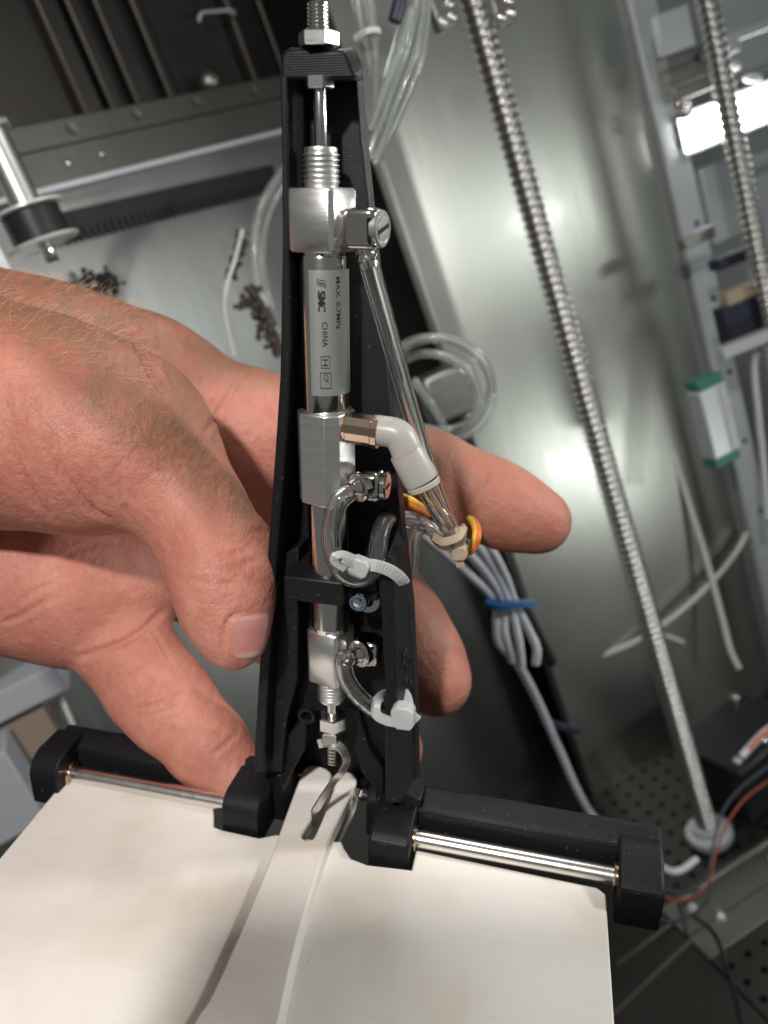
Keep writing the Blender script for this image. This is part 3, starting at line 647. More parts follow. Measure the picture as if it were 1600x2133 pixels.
obj('stud', thread(MB(), 70, 4, 23, 8, 4.5), M['steel'], c1, smooth=60)
nutf = axfr(98); hN = axv(66) - axv(98); rN = axr(80, 43)
obj('lock_nut', MB().lathe(nutf, [(0, rN * .93), (.25, rN), (hN - .25, rN), (hN, rN * .9)], 6, .62), M['zinc'], c1, smooth=25)
nf2 = axfr(186); h2 = axv(160) - axv(186); r2 = axr(170, 31)
obj('rod_nut', MB().lathe(nf2, [(0, r2 * .9), (.2, r2), (h2, r2)], 6, .5), M['zinc'], c1, smooth=25)
obj('thread_nose', axc(thread(MB(), 318, 384, 38, 6, 5), [(395, 33), (384, 36), (320, 33), (312, 35), (307, 33), (307, 14)]), M['alu_v'], c1, smooth=60)
obj('head_block', sq(MB(), 525, 391, 71, 32, 12, .4), M['alu'], c1, bevel=.15)
obj('neck', axc(MB(), [(534, 47), (524, 47)]), M['steel'], c1)
obj('barrel', axc(MB(), [(852, 47), (848, 49), (536, 50), (531, 48)], 64), M['steel'], c1, smooth=40)
obj('rear_block', sq(MB(), 1040, 852, 63, 28, 30, .35, 55), M['alu_v'], c1, bevel=.12)
R0 = axr(690, 49.6)
def patch(mb, y0, y1, a0, a1, r, n=24, th=.03):
    vs, fs = [], []; a0, a1 = math.radians(a0), math.radians(a1)
    rows = [(axv(y0), r), (axv(y1), r), (axv(y1), r - th), (axv(y0), r - th)]
    for i in range(n + 1):
        a = a0 + (a1 - a0) * i / n; vs += [AX(rr * math.sin(a), h, rr * math.cos(a)) for h, rr in rows]
    for i in range(n): fs += [(4 * i + k_, 4 * i + (k_ + 1) % 4, 4 * i + 4 + (k_ + 1) % 4, 4 * i + 4 + k_) for k_ in range(4)]
    fs += [(0, 1, 2, 3), (4 * n + 3, 4 * n + 2, 4 * n + 1, 4 * n)]; return mb.add(vs, fs)
RL = max(axr(560, 49.9), axr(815, 49.9)) + .04
lab_ = obj('label', patch(MB(), 559, 814, -17, 104, RL), M['label'], c1, smooth=40)
def text_mesh(s):
    cu = bpy.data.curves.new('lettering', 'FONT'); cu.body = s; cu.resolution_u = 3; cu.offset = .007; to = bpy.data.objects.new('lettering', cu); col.objects.link(to)
    me = bpy.data.meshes.new_from_object(to.evaluated_get(bpy.context.evaluated_depsgraph_get())); bpy.data.objects.remove(to); bpy.data.curves.remove(cu)
    v = np.array([q.co[:2] for q in me.vertices]); f = [tuple(p.vertices) for p in me.polygons]; bpy.data.meshes.remove(me); return v, f
RT = RL + .05
def around(v2, f, y0, y1, ac, hmm, r=RT):                   # lettering runs down the axis, tops toward +angle
    mn, mx = v2.min(0), v2.max(0); s0, s1 = axv(y0), axv(y1)
    vs = [AX(r * math.sin(a), h, r * math.cos(a)) for h, a in ((s0 + (s1 - s0) * (x - mn[0]) / (mx[0] - mn[0]), math.radians(ac) + ((y - mn[1]) / (mx[1] - mn[1]) - .5) * hmm / r) for x, y in v2)]
    return vs, f
tb = MB()
for s, y0, y1, ac, hh in (('MAX. 0.7MPa', 573, 679, 51, .92), ('CHINA', 664, 714, 18.5, .98), ('H', 739, 753, 18, .9), ('CP', 769, 786, 19, .85)):
    tb.add(*around(*text_mesh(s), y0, y1, ac, hh))
def quad_ring(y0, y1, a0, a1, wpx, wdeg):
    for q in ((y0, y0 + wpx, a0, a1), (y1 - wpx, y1, a0, a1), (y0 + wpx, y1 - wpx, a0, a0 + wdeg), (y0 + wpx, y1 - wpx, a1 - wdeg, a1)): patch(tb, *q, RT, 6, .004)
quad_ring(733, 758, 8, 29, 1.6, 1.2); quad_ring(766, 799, 6, 31, 1.6, 1.2)
# the maker's mark: heavy S M C letters after a slanted three-bar roundel
tb.add(*around(*text_mesh('S'), 601, 614, 12.5, 1.3)); tb.add(*around(*text_mesh('M'), 614.5, 629, 12.5, 1.3)); tb.add(*around(*text_mesh('C'), 629.5, 643, 12.5, 1.3))
for dx in (.05, -.05): tb.add(*around(*text_mesh('SMC'), 600.6 + dx * 9, 643 + dx * 9, 12.7 + dx * 10, 1.22))
for j in range(3):                                          # S-shaped bars
    pts = []
    for i in range(13):
        t = i / 12; pts.append((573.5 + 5.6 * j + 9.5 * t + 1.6 * math.sin(t * 2 * math.pi), 2 + 21 * t))
    for (ya, aa), (yb, ab) in zip(pts[:-1], pts[1:]):
        wdt = 3.1 - 1.1 * abs(j - 1); vs = [AX(RT * math.sin(math.radians(a)), axv(y), RT * math.cos(math.radians(a))) for y, a in ((ya, aa), (ya + wdt, aa), (yb + wdt, ab), (yb, ab))]
        tb.add(vs, [(0, 1, 2, 3)])
obj('lettering', tb, M['ink'], lab_, smooth=0, fixn=False)
c2 = thing('pneumatic_cylinder', 'lower steel air cylinder held in the black clamp, no label', 'air cylinder', axfr(1300), 'air cylinders in the bracket')
obj('barrel', axc(MB(), [(1306, 39), (1290, 41), (1296, 41), (1048, 42), (1041, 41)], 64), M['steel'], c2)
obj('head_block', sq(MB(), 1412, 1302, 50, 30, 12, .5, 47), M['alu'], c2, bevel=.15)
obj('thread_nose', axc(thread(MB(), 1414, 1452, 30, 6, 3), [(1410, 27), (1412, 28), (1455, 27), (1457, 12)][::1]), M['alu_v'], c2, smooth=60)
obj('rod', axc(MB(), [(1500, 12), (1450, 12.5)], 32), M['steel'], c2)
for y0, y1, rp_, ro in ((1514, 1488, 30, .35), (1541, 1516, 29, .55)):
    f_ = axfr(y0); h_ = axv(y1) - axv(y0); r_ = axr(y0, rp_); obj('nut', MB().lathe(f_, [(0, r_ * .9), (.25, r_), (h_ - .25, r_), (h_, r_ * .88)], 6, ro), M['zinc'], c2, smooth=25)
obj('rod_end', thread(MB(), 1588, 1541, 14, 7, 2.2), M['nickel'], c2, smooth=60)

# ------------------------------------------------------------------ fittings and clear tubes
def AQ(px, py, w):
    q = AX.hit(px, py, 2, w); return AX(*q)
f1 = thing('banjo_fitting', 'square nickel elbow fitting with slotted disc at the top of the clear straight tube', 'air fitting', Fr(AQ(757, 476, 0), AX.X, AX.Y, AX.Z))
q = AX.loc(AQ(752, 477, 2.5)); u0 = AX.loc(AQ(712, 477, 2.7))[0]; u1 = AX.loc(AQ(782, 477, 2.7))[0]; hv = axr(477, 41)
obj('body', rcube(MB(), AX, (u1 - u0) / 2 + .15, hv, 3.1, .34, off=((u0 + u1) / 2, q[1], -.2)), M['nickel'], f1, smooth=80)
_d = nrm(AX.X + .22 * AX.Z); fd = framefrom(AX(u1 - .45, q[1], .1), AX.Y, _d); hv2 = 3.0
o = obj('screw_head', MB().lathe(fd, [(0, hv2), (1.0, hv2), (1.25, hv2 - .25), (1.25, hv2 - .62), (1.1, hv2 - .7), (1.1, hv2 - .85), (1.3, hv2 - 1.0), (1.3, .01)], 40, cap=False), M['alu'], f1, smooth=30)
obj('slot', MB().box(Fr(fd(0, 1.31, 0), *framefrom(fd.o, AX.Z - .30 * AX.Y, _d).M), (-2.0, 2.0), (-.1, .06), (-.36, .36)), M['dark_hole'], o)
obj('stem', MB().cyl(AX(2.5, q[1], 0), AX(u0 + .2, q[1], 0), 2.0), M['nickel'], f1)
pB = AX((u0 + u1) / 2 + .4, q[1] - hv + .3, .3); pE = AQ(772, 562, .5)
dirb = nrm(pE - pB); obj('barb', MB().lathe(framefrom(pB, AX.X, dirb), [(0, 1.75), (.8, 1.75), (.9, 1.35), (1.6, 1.35), (2.2, 1.6), (2.3, 1.25), (3.4, 1.2)], 28), M['nickel'], f1)
def ctube(lab, pts, r, rin=.62, n=20, mat_=None, sm=8, group='clear air tubes on the bracket'):
    return obj('air_tube', MB().tube(spline(pts, sm), r, n, rin), mat_ or M['clear'], None, T, smooth=60, label=lab, cat='air tube', group=group, fixn=False)
ctube('clear straight tube running down from the square elbow past the white elbow', [pB + dirb * 1.5] + [AQ(x, y, w) for x, y, w in [(772, 562, .5), (800, 662, -.5), (829, 765, -2), (858, 866, -5), (888, 966, -8), (916, 1045, -11), (944, 1112, -14)]], 1.72)
f2 = thing('elbow_fitting', 'white plastic elbow fitting with warm metal barrel beside the cylinder block', 'air fitting', Fr(AQ(750, 893, 1), AX.X, AX.Y, AX.Z))
e0, e1 = AQ(716, 888, 1), AQ(790, 899, 1); fe = axisframe(e0, e1); Le = np.linalg.norm(e1 - e0)
obj('barrel', MB().lathe(fe, [(0, 2.3), (.3, 2.75), (.8, 2.75), (1.0, 2.95), (Le - 1.2, 2.95), (Le - 1.0, 3.15), (Le, 3.15)], 12, .2), M['bronze'], f2, smooth=22)
ep = [AQ(x, y, 1.0) for x, y in [(786, 897), (812, 900), (830, 907), (842, 926), (852, 952), (858, 968)]]
obj('elbow', MB().tube(spline(ep, 8), np.linspace(2.75, 3.0, 41), 28), M['white_fit'], f2, smooth=50)
s0, s1, s2 = AQ(845, 940, 1.0), AQ(879, 1003, 1.0), AQ(884, 1014, 1.0)
fs_ = axisframe(s0, s1); Ls = np.linalg.norm(s1 - s0); obj('sleeve', MB().lathe(fs_, [(0, 2.9), (.15, 3.15), (Ls - .6, 3.35), (Ls, 3.2), (Ls + .05, 2.9)], 40), M['white_fit'], f2, smooth=40)
fr2 = axisframe(s1, s2); obj('release_ring', MB().ring(Fr(s1 + fr2.Y * .25, fr2.X, fr2.Y, fr2.Z), [(0, 1.9), (.95, 1.9), (1.15, 2.2), (1.15, 2.9), (.95, 3.15), (.2, 3.2), (0, 3.0)], 40), M['white_fit'], f2)
obj('seam', MB().ring(Fr(fs_.o + fs_.Y * .02, fs_.X, fs_.Y, fs_.Z), [(0, 2.9), (.22, 2.9), (.22, 3.16), (0, 3.12)], 40), M['tie_amber'], f2)
ctube('clear tube leaving the white elbow and bending back under the finger', [AQ(876, 998, 1), AQ(890, 1024, 0), AQ(912, 1062, -2), AQ(935, 1096, -6), AQ(942, 1118, -12), AQ(925, 1122, -17), AQ(893, 1100, -20), AQ(860, 1082, -21), AQ(830, 1080, -20)], 1.75)
def banjo(lab, cx, cy, w, half, port, disc):
    r_ = thing('banjo_fitting', lab, 'air fitting', Fr(AQ(cx, cy, w), AX.X, AX.Y, AX.Z)); c_ = AQ(cx, cy, w); L = Fr(c_, AX.X, AX.Y, AX.Z)
    obj('body', rcube(MB(), L, half, half * 1.05, half, .5), M['nickel'], r_, smooth=80)
    d = nrm(L.X * port[0] + L.Y * port[1] + L.Z * port[2]); f = framefrom(c_, L.Y + .3 * L.X, d)
    obj('port', MB().lathe(f, [(half * .5, half * .98), (half * 1.05, half * .98), (half * 1.15, half * .85), (half * 1.15, half * .62), (half * 1.3, half * .6), (half * 1.5, half * .45), (half * 1.9, half * .45)], 36), M['nickel'], r_)
    if disc:
        f = Fr(c_ + L.X * half * .9, L.Z, L.X, L.Y); o = obj('screw_head', MB().lathe(f, [(0, half * .98), (half * .3, half * .98), (half * .4, half * .85), (half * .38, .01)], 36, cap=False), M['nickel'], r_, smooth=30)
        obj('slot', MB().box(Fr(f(0, half * .4, 0), L.Z, L.X, L.Y), (-half * .55, half * .55), (-.1, .03), (-.3, .3)), M['dark_hole'], o)
    return c_, d
ca, da = banjo('round nickel banjo fitting feeding the curled clear tube at the middle block', 770, 1009, .5, 2.75, (-.55, .0, .83), True)
ctube('curled clear tube looping from the middle fitting to a hole in the bracket', [ca + da * 3.2, ca + da * 5.6 - AX.Y * .6, AQ(704, 1050, 6.5), AQ(690, 1100, 7), AQ(693, 1150, 7), AQ(712, 1190, 7), AQ(742, 1205, 6.5), AQ(770, 1193, 5), AQ(785, 1160, 3), AQ(790, 1120, 0), AQ(801, 1088, -4), AQ(815, 1076, -9)], 1.8)
obj('tube_hole', MB().lathe(axisframe(AQ(808, 1082, WP + .1), AQ(808, 1082, WP + .25)), [(0, 2.3), (.08, 2.3), (.08, 1.9)], 24), M['dark_hole'], br)
cb_, db = banjo('round nickel port fitting beside the lower cylinder block', 768, 1352, -.8, 2.9, (-.45, .08, .89), False)
ctube('short clear tube from the lower port fitting to the cable tie', [cb_ + db * 3.2, cb_ + db * 5.6 - AX.Y * .2 - AX.X * .5, AQ(716, 1372, 5.5), AQ(720, 1408, 5.5), AQ(738, 1440, 5), AQ(764, 1466, 3.6), AQ(792, 1486, 1.5), AQ(808, 1500, -3)], 1.75)

# ------------------------------------------------------------------ cable ties
def tie(lab, band, head, hx, hy, size, tail, m, ribs=0, up=None, group='small nylon cable ties', wid=1.0):
    fr = axisframe(head, head + hy, hx); r_ = thing('cable_tie', lab, 'cable tie', fr, group)
    b = MB().tube(spline(band, 8), 1, flat=(wid, .35), up=up); obj('strap', b, m, r_, smooth=30)
    f2_ = Fr(head, nrm(hx), nrm(hy), np.cross(nrm(hx), nrm(hy)))
    a, b_, c_ = size; hb_ = MB().prism(f2_, [(-a, -b_ * .6), (-a * .6, -b_), (a * .6, -b_), (a, -b_ * .5), (a, b_ * .6), (a * .6, b_), (-a * .5, b_), (-a, b_ * .6)], -c_, c_); obj('tie_head', hb_, m, r_, bevel=.25)
    if tail is not None:
        tp = spline(tail, 10); t_ = obj('tail', MB().tube(tp, 1, flat=(wid, .3), up=up), m, r_, smooth=30)
        if ribs:
            rb_ = MB()
            for i in range(ribs):
                j = int((i + .5) / ribs * (len(tp) - 1)); d = nrm(tp[min(j + 1, len(tp) - 1)] - tp[j]); x = nrm(np.cross(d, up)); y = np.cross(d, x)
                rb_.box(Fr(tp[j], x, d, y), (-wid * .72, wid * .72), (-.2, .2), (-.48, .48))
            obj('teeth', rb_, m, t_, smooth=0, kind='stuff')
vW = T.Z
tie('white cable tie on the curled tube with a long ribbed tail', [AQ(742, 1172, 7), AQ(716, 1160, 8.4), AQ(700, 1165, 9.3), AQ(722, 1180, 8)], AQ(748, 1180, 6.5), T.X - .3 * T.Y, T.Y + .3 * T.X, (2.0, 1.9, 1.2), [AQ(752, 1176, 6), AQ(782, 1178, 6), AQ(812, 1188, 5), AQ(832, 1202, 4), AQ(842, 1214, 2.5)], M['tie'], 18, up=T.Y * .4 + T.Z * .9, wid=1.15)
tie('white cable tie wrapped round the right wall with a square head', [AQ(816, 1438, -6), AQ(800, 1446, -1), AQ(785, 1462, 3.2), AQ(784, 1486, 4.6), AQ(800, 1498, 4.8), AQ(826, 1503, 4.6), AQ(850, 1488, 2), AQ(851, 1464, -1), AQ(843, 1444, -3), AQ(832, 1440, -6)], AQ(841, 1490, 4.2), T.X + .05 * T.Y, T.Y - .1 * T.X, (2.3, 2.6, 1.5), [AQ(856, 1488, 4), AQ(864, 1496, 3.5), AQ(870, 1500, 3.2)], M['tie'], 0, up=T.Y * .3 + T.Z * .95, wid=1.0)
tie('amber cable tie bundling tubes and wires behind the bracket', [AQ(905, 1118, -8), AQ(925, 1128, -5), AQ(955, 1118, -6), AQ(965, 1100, -10), AQ(958, 1140, -8)], AQ(958, 1150, -8), T.X + .2 * T.Y, T.Y - .2 * T.X, (1.5, 1.5, 1.1), [AQ(955, 1164, -8), AQ(960, 1180, -8)], M['tie_amber'], 0, up=T.Y * .3 + T.Z * .95, wid=.8)
def wire(name, lab, pts, r, m, cat='wire', group=None, n=8): return obj(name, MB().tube(spline(pts, 8), r, n), m, None, T, smooth=60, label=lab, cat=cat, group=group, fixn=False)
for lab, dx, m_ in (('yellow', 0, 'yellow'), ('orange', 5, 'orange')):
    wire('signal_wire', lab + ' wire end at the right wall, above the clear tubes and under the finger', [AQ(838, 1034 + dx * 2, -17), AQ(858, 1042 + dx * 2, -17), AQ(876, 1054 + dx * 2, -20), AQ(890, 1062 + dx * 2, -34), AQ(898, 1060 + dx, -60)], .75, M[m_])
    wire('signal_wire', lab + ' wire loop beside the amber cable tie below the finger', [AQ(972 + dx, 1152, -15), AQ(984 + dx, 1138, -15), AQ(991 + dx, 1114, -16), AQ(988 + dx, 1094, -24), AQ(978 + dx, 1080, -46)], .75, M[m_])
ctube('clear tube coming out of the bracket back toward the amber tie', [AQ(836, 1082, -17), AQ(862, 1085, -18), AQ(900, 1104, -18), AQ(925, 1130, -16), AQ(950, 1128, -13)], 1.7)
ctube('thin clear tube hanging behind the right wall under the amber tie', [AQ(880, 1098, -18), AQ(866, 1120, -18), AQ(860, 1160, -17), AQ(858, 1200, -17)], 1.2)

# ------------------------------------------------------------------ machine enclosure behind
def FL(px, py, h=0.): d = P(px, py, 1.); return d * ((-496 + h) / (UP @ d))
PF = framefrom(FL(1237, 1654), A_(1, .47, -.237), UP)       # the bright sheet: X along it, Y up, Z toward the viewer
def PX(px, py, w=0): q = PF.hit(px, py, 2, w); return q[0], q[1]
def struct(name, mb, m, fr, **kw): return obj(name, mb, m, None, fr, kind='structure', **kw)
GF = Fr(PF.o, PF.X, PF.Z, PF.Y)                             # floor axes: X along the sheet, Y toward the viewer, Z up
struct('floor', MB().box(GF, (-1900, 1500), (-1300, 900), (-14, -12)), M['floor_low'], GF, smooth=0)
pf = MB(); S_ = 14.0; NX0, NX1, NY = -2, 32, 30             # perforated sheet: every hole is cut
for i in range(NX0, NX1):
    for j in range(NY):
        x, y = (i + .5) * S_, (j + .5) * S_; h = S_ / 2
        out = [(h, 0), (h, h), (0, h), (-h, h), (-h, 0), (-h, -h), (0, -h), (h, -h)]
        top = [GF(x + a, y + c, 0) for a, c in out]; inn = [GF(x + 2.6 * math.cos(k_ * math.pi / 4), y + 2.6 * math.sin(k_ * math.pi / 4), 0) for k_ in range(8)]
        low = [GF(x + 2.6 * math.cos(k_ * math.pi / 4), y + 2.6 * math.sin(k_ * math.pi / 4), -2) for k_ in range(8)]
        pf.add(top + inn + low, [(k_, (k_ + 1) % 8, 8 + (k_ + 1) % 8, 8 + k_) for k_ in range(8)] + [(8 + k_, 8 + (k_ + 1) % 8, 16 + (k_ + 1) % 8, 16 + k_) for k_ in range(8)])
struct('perforated_floor', pf, M['floor'], GF, smooth=0, fixn=False)
struct('floor_sheet', MB().box(GF, (-1100, NX0 * S_ - 2), (-500, 500), (-2, 0)), M['floor'], GF, smooth=0)
for a, b_ in (((880, 1690), (1110, 1490)), ((880, 1345), (1040, 1285)), ((1010, 1620), (1060, 1760)), ((860, 1440), (1010, 1370)), ((400, 1560), (545, 1430)), ((1285, 2010), (1400, 1925)), ((1240, 2150), (1440, 1960))):
    struct('floor_seam', MB().tube([FL(*a, 1), FL(*b_, 1)], 1, flat=(1.3, .7), up=UP), M['panel_dark'], GF, smooth=0)

pu0, pu1 = PX(1237, 1654)[0], PX(1222, 60)[0] + 0
bend = PX(1205, 0)[0]; H_ = 900
prof = [(pu0, 0), (pu0 - .01, -14), (pu0 + 1.5, -14), (pu0 + 2, -2.0), (bend, -2.0)]
front = [(bend, 0)]; back_ = []
for i in range(1, 13):                                      # the sheet curves away at its right-hand side
    a = math.radians(30) * i / 12; R0_ = 150
    front.append((bend + R0_ * math.sin(a), -R0_ * (1 - math.cos(a)))); back_.append((bend + (R0_ - 2) * math.sin(a), -2 - (R0_ - 2) * (1 - math.cos(a))))
ex, ez = front[-1]; a = math.radians(30); front.append((ex + 260 * math.cos(a), ez - 260 * math.sin(a))); bx, bz = back_[-1]; back_.append((bx + 260 * math.cos(a), bz - 260 * math.sin(a)))
pl = prof + back_ + front[::-1]
struct('wall_panel', MB().prism_v(PF, pl, 0, H_), M['panel'], PF, smooth=35)
BW = Fr(PF(0, 0, -420), PF.X, PF.Y, PF.Z)
struct('back_wall', MB().box(BW, (-1600, 1300), (-14, 1300), (-4, 0)), M['wall_dark'], BW, smooth=0)
LF = framefrom(P(290, 270, 470), A_(1, .679, -.833), UP)
if LF.Z[2] < 0: LF = Fr(LF.o, LF.X, LF.Y, LF.Z)
lx = lambda px, py, w=0: LF.hit(px, py, 2, w)[:2]
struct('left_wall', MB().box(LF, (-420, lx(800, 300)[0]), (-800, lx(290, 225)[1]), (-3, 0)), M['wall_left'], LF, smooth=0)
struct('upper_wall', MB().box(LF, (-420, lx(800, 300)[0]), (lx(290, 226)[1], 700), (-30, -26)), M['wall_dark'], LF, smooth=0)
for n_, (x0, y0, wd) in enumerate(((118, 90, 7), (172, 90, 5), (238, 90, 8), (300, 90, 4), (512, 90, 12), (560, 90, 5))):
    q = lx(x0, y0, -26); rb2 = obj('wall_rib', MB().box(LF, (q[0] - wd, q[0] + wd), (lx(290, 212)[1], 690), (-25.9, -16)), M['wall_dark'], None, LF, bevel=2, kind='structure')
def LQ(px, py, w): return LF(*LF.hit(px, py, 2, w))
tr = thing('guide_rail', 'long grey angle rail with countersunk holes across the dark left wall', 'rail', Fr(LQ(290, 235, 4), LF.X, LF.Y, LF.Z))
ya, yb, yc = lx(290, 270, 6)[1], lx(290, 214, 6)[1], lx(290, 352, 10)[1]
xr = lx(640, 250)[0]
obj('rail_strip', MB().box(LF, (-300, xr), (ya + .5, yb), (0, 6)), M['rail_dark'], tr, bevel=.6)
obj('rail_strip', MB().box(LF, (-300, xr), (yc + 2, ya - .5), (0, 10)), M['rail_dark'], tr, bevel=.6)
obj('rail_lip', MB().box(LF, (-300, xr), (yc - 1, yc + 2), (0, 14)), M['rail'], tr, bevel=.4)
for x, y, w_ in ((150, 268, 6), (285, 240, 6), (408, 213, 6), (527, 190, 6)):
    c_ = LQ(x, y, w_ + .02); obj('screw_hole', MB().ring(axisframe(c_, c_ + LF.Z), [(-.4, .3), (.3, 2.4), (.4, 3.2), (-.4, 3.6)], 18), M['rail_dark'], tr); 
for x, y in ((141, 341), (213, 323)):
    c_ = LQ(x, y, 10.1); obj('rivet', MB().ball(c_, 2.4, 14, 8), M['nickel'], tr)
# belt and pulley at the upper left
bt = thing('drive_belt', 'black toothed belt running right from the pulley along the left wall', 'belt', Fr(LQ(330, 430, 24), LF.X, LF.Y, LF.Z))
b0, b1 = LQ(120, 478, 30), LQ(575, 368, 18); bf = axisframe(b0, b1, LF.Z); bl = np.linalg.norm(b1 - b0); bh = 7.6
bfr = framefrom(b0, b1 - b0, LF.Y); bfr = Fr(b0, nrm(b1 - b0), nrm(np.cross(LF.Z, nrm(b1 - b0))), LF.Z)
obj('belt', MB().box(bfr, (0, bl), (-bh, bh), (-1, 1)), M['rubber'], bt, bevel=.3)
tth = MB()
for i in range(int(bl / 4.4)): tth.box(bfr, (i * 4.4, i * 4.4 + 2.2), (-bh - 1.2, -bh * .25), (.9, 2.6))
obj('belt_teeth', tth, M['rubber'], bt, smooth=0, kind='stuff')
pc = P(92, 505, 345); pu = thing('belt_pulley', 'bright flanged pulley on a steel post at the left edge above the hand', 'pulley', framefrom(pc, LF.X, UP)); pfx = framefrom(pc, LF.X, UP)
obj('flange', MB().lathe(pfx, [(-1.2, 4), (-1.0, 14.8), (0, 15.6), (.6, 15.2), (1.0, 4)], 40), M['bright'], pu); obj('drum', MB().lathe(pfx, [(1, 12.5), (13.5, 12.5)], 36), M['rubber'], pu)
obj('flange', MB().lathe(pfx, [(13.5, 13), (14, 15.4), (15, 15.4), (15.5, 8)], 40), M['bright'], pu)
obj('post', MB().lathe(pfx, [(15.5, 6.5), (47, 6.5)], 28), M['panel'], pu); obj('hub', MB().lathe(pfx, [(-9, 2.4), (-8.5, 2.8), (-1.2, 2.8)], 20), M['nickel'], pu)
obj('cap', MB().lathe(pfx, [(47, 9), (48.5, 9.6), (49.5, 9.2), (50, 4), (57, 3.4), (57.5, 2)], 28), M['panel'], pu)
obj('edge_post', MB().box(framefrom(P(2, 560, 330), LF.X, UP), (-5, 3), (-30, 22), (-3, 3)), M['rail'], None, LF, bevel=.5, label='pale vertical bar end at the left edge just above the wrist', cat='bar')
obj('wall_hook', MB().tube(spline([LQ(415, 45, -10), LQ(420, 28, -8), LQ(450, 24, -8), LQ(482, 22, -8), LQ(488, 30, -10)], 6), 1.1, 8), M['rail'], None, LF, label='small bent wire handle on the dark upper wall', cat='hook')
obj('latch', MB().lathe(axisframe(LQ(437, 172, -8), LQ(437, 172, -4)), [(-10, 6), (2, 6), (4, 4), (4.5, 1)], 20), M['panel_dark'], None, LF, label='round grey knob above the perforated rail on the left wall', cat='knob')
# tubes and grime at the left behind the tower
def bg(name, lab, cat, pts, r, m, group=None, rin=0, n=10, closed=False): return obj(name, MB().tube(spline([P(*q) for q in pts], 8, closed), r, n, rin, closed=closed), m, None, WORLDFR, smooth=60, label=lab, cat=cat, group=group, fixn=False)
bg('air_tube', 'outer clear tube curving down the left side behind the tower', 'air tube', [(600, 345, 400), (568, 385, 395), (540, 440, 390), (530, 500, 390), (534, 560, 392), (548, 625, 395), (575, 690, 400), (610, 760, 405)], 2.3, M['clear2'], rin=.6)
bg('air_tube', 'inner clear tube curving beside the grimy brown wrap', 'air tube', [(610, 370, 402), (575, 410, 398), (553, 470, 396), (545, 530, 396), (550, 590, 398), (566, 650, 400)], 2.0, M['clear2'], rin=.6)
bg('thin_cable', 'thin pale cable hanging left of the clear tubes', 'cable', [(505, 480, 400), (490, 540, 396), (474, 590, 395), (468, 640, 395), (476, 690, 398), (486, 740, 402)], 1.1, M['whitewire'])
g_ = MB()
for i in range(170):
    t = i / 169; x = np.interp(t, [0, .5, 1], [522, 548, 582]) + rng.normal(0, 8); y = 598 + 138 * t + rng.normal(0, 4); g_.ball(P(x, y, 392 + rng.normal(0, 2)), rng.uniform(.7, 2.2), 7, 5, (rng.uniform(.7, 1.2), rng.uniform(.7, 1.3), 1))
for i in range(12): g_.ball(P(520 + rng.normal(0, 14), 632 + rng.normal(0, 5), 392), rng.uniform(1.2, 2.2), 6, 5)
obj('brown_wrap', g_, M['grime'], None, WORLDFR, smooth=0, label='ragged brown wrap on the clear tube left of the tower', cat='wrap', fixn=False)
g_ = MB()
for i in range(70):
    t = i / 69; g_.ball(P(508 - 28 * t + rng.normal(0, 6), 486 + 90 * t + rng.normal(0, 4), 402), rng.uniform(.7, 1.9), 7, 5)
obj('brown_wrap', g_, M['grime'], None, WORLDFR, smooth=0, label='small brown wrap on the thin cable above the web of the hand', cat='wrap', fixn=False)
g_ = MB()
for i in range(60): g_.ball(P(212 + rng.normal(0, 15), 592 + rng.normal(0, 13), 440), rng.uniform(1.0, 2.4), 7, 5)
obj('brown_wrap', g_, M['grime'], None, WORLDFR, smooth=0, label='blurred brown clump on the wall just above the back of the hand', cat='wrap', fixn=False)
# lower left: boxes and posts below the hand
def wbox(name, lab, cat, c, ax_, sx, sy, sz, m, bevel=1.0, yaw=0):
    f = framefrom(P(*c), ax_, UP); return obj(name, MB().box(f, (-sx, sx), (-sy, sy), (-sz, sz)), m, None, f, bevel=bevel, label=lab, cat=cat)
wbox('tray', 'pale blue tray edge at the lower left below the hand', 'tray', (-20, 1465, 420), (1, .62, -.3), 40, 8, 14, M['bluebox'])
wbox('tray', 'pale blue box at the left edge behind the left end of the yoke', 'tray', (0, 1640, 400), (1, .62, -.3), 14, 22, 14, M['bluebox'])
wbox('scrap_block', 'brown scrap block between the pale blue trays', 'block', (15, 1540, 430), (1, .62, -.3), 26, 12, 14, M['wood'])
wbox('machine_post', 'pale grey upright post behind the left end of the yoke bar', 'post', (150, 1440, 470), (1, .5, -.3), 12, 70, 10, M['bluebox'])
wbox('machine_post', 'grey upright post left of the little finger', 'post', (215, 1500, 520), (1, .5, -.3), 15, 60, 10, M['panel_dark'])
wbox('machine_beam', 'dark grey beam crossing low at the left below the palm', 'beam', (40, 1385, 560), (1, .62, -.3), 90, 12, 14, M['panel_dark'])
bg('thin_rod', 'thin white rod leaning beside the pale grey post', 'rod', [(128, 1455, 440), (160, 1530, 440), (185, 1590, 440)], 1.4, M['whitewire'])
wbox('floor_block', 'grey sheet block on the floor between thumb and little finger', 'block', (440, 1430, 900), (1, .47, -.25), 90, 60, 30, M['panel_dark'])

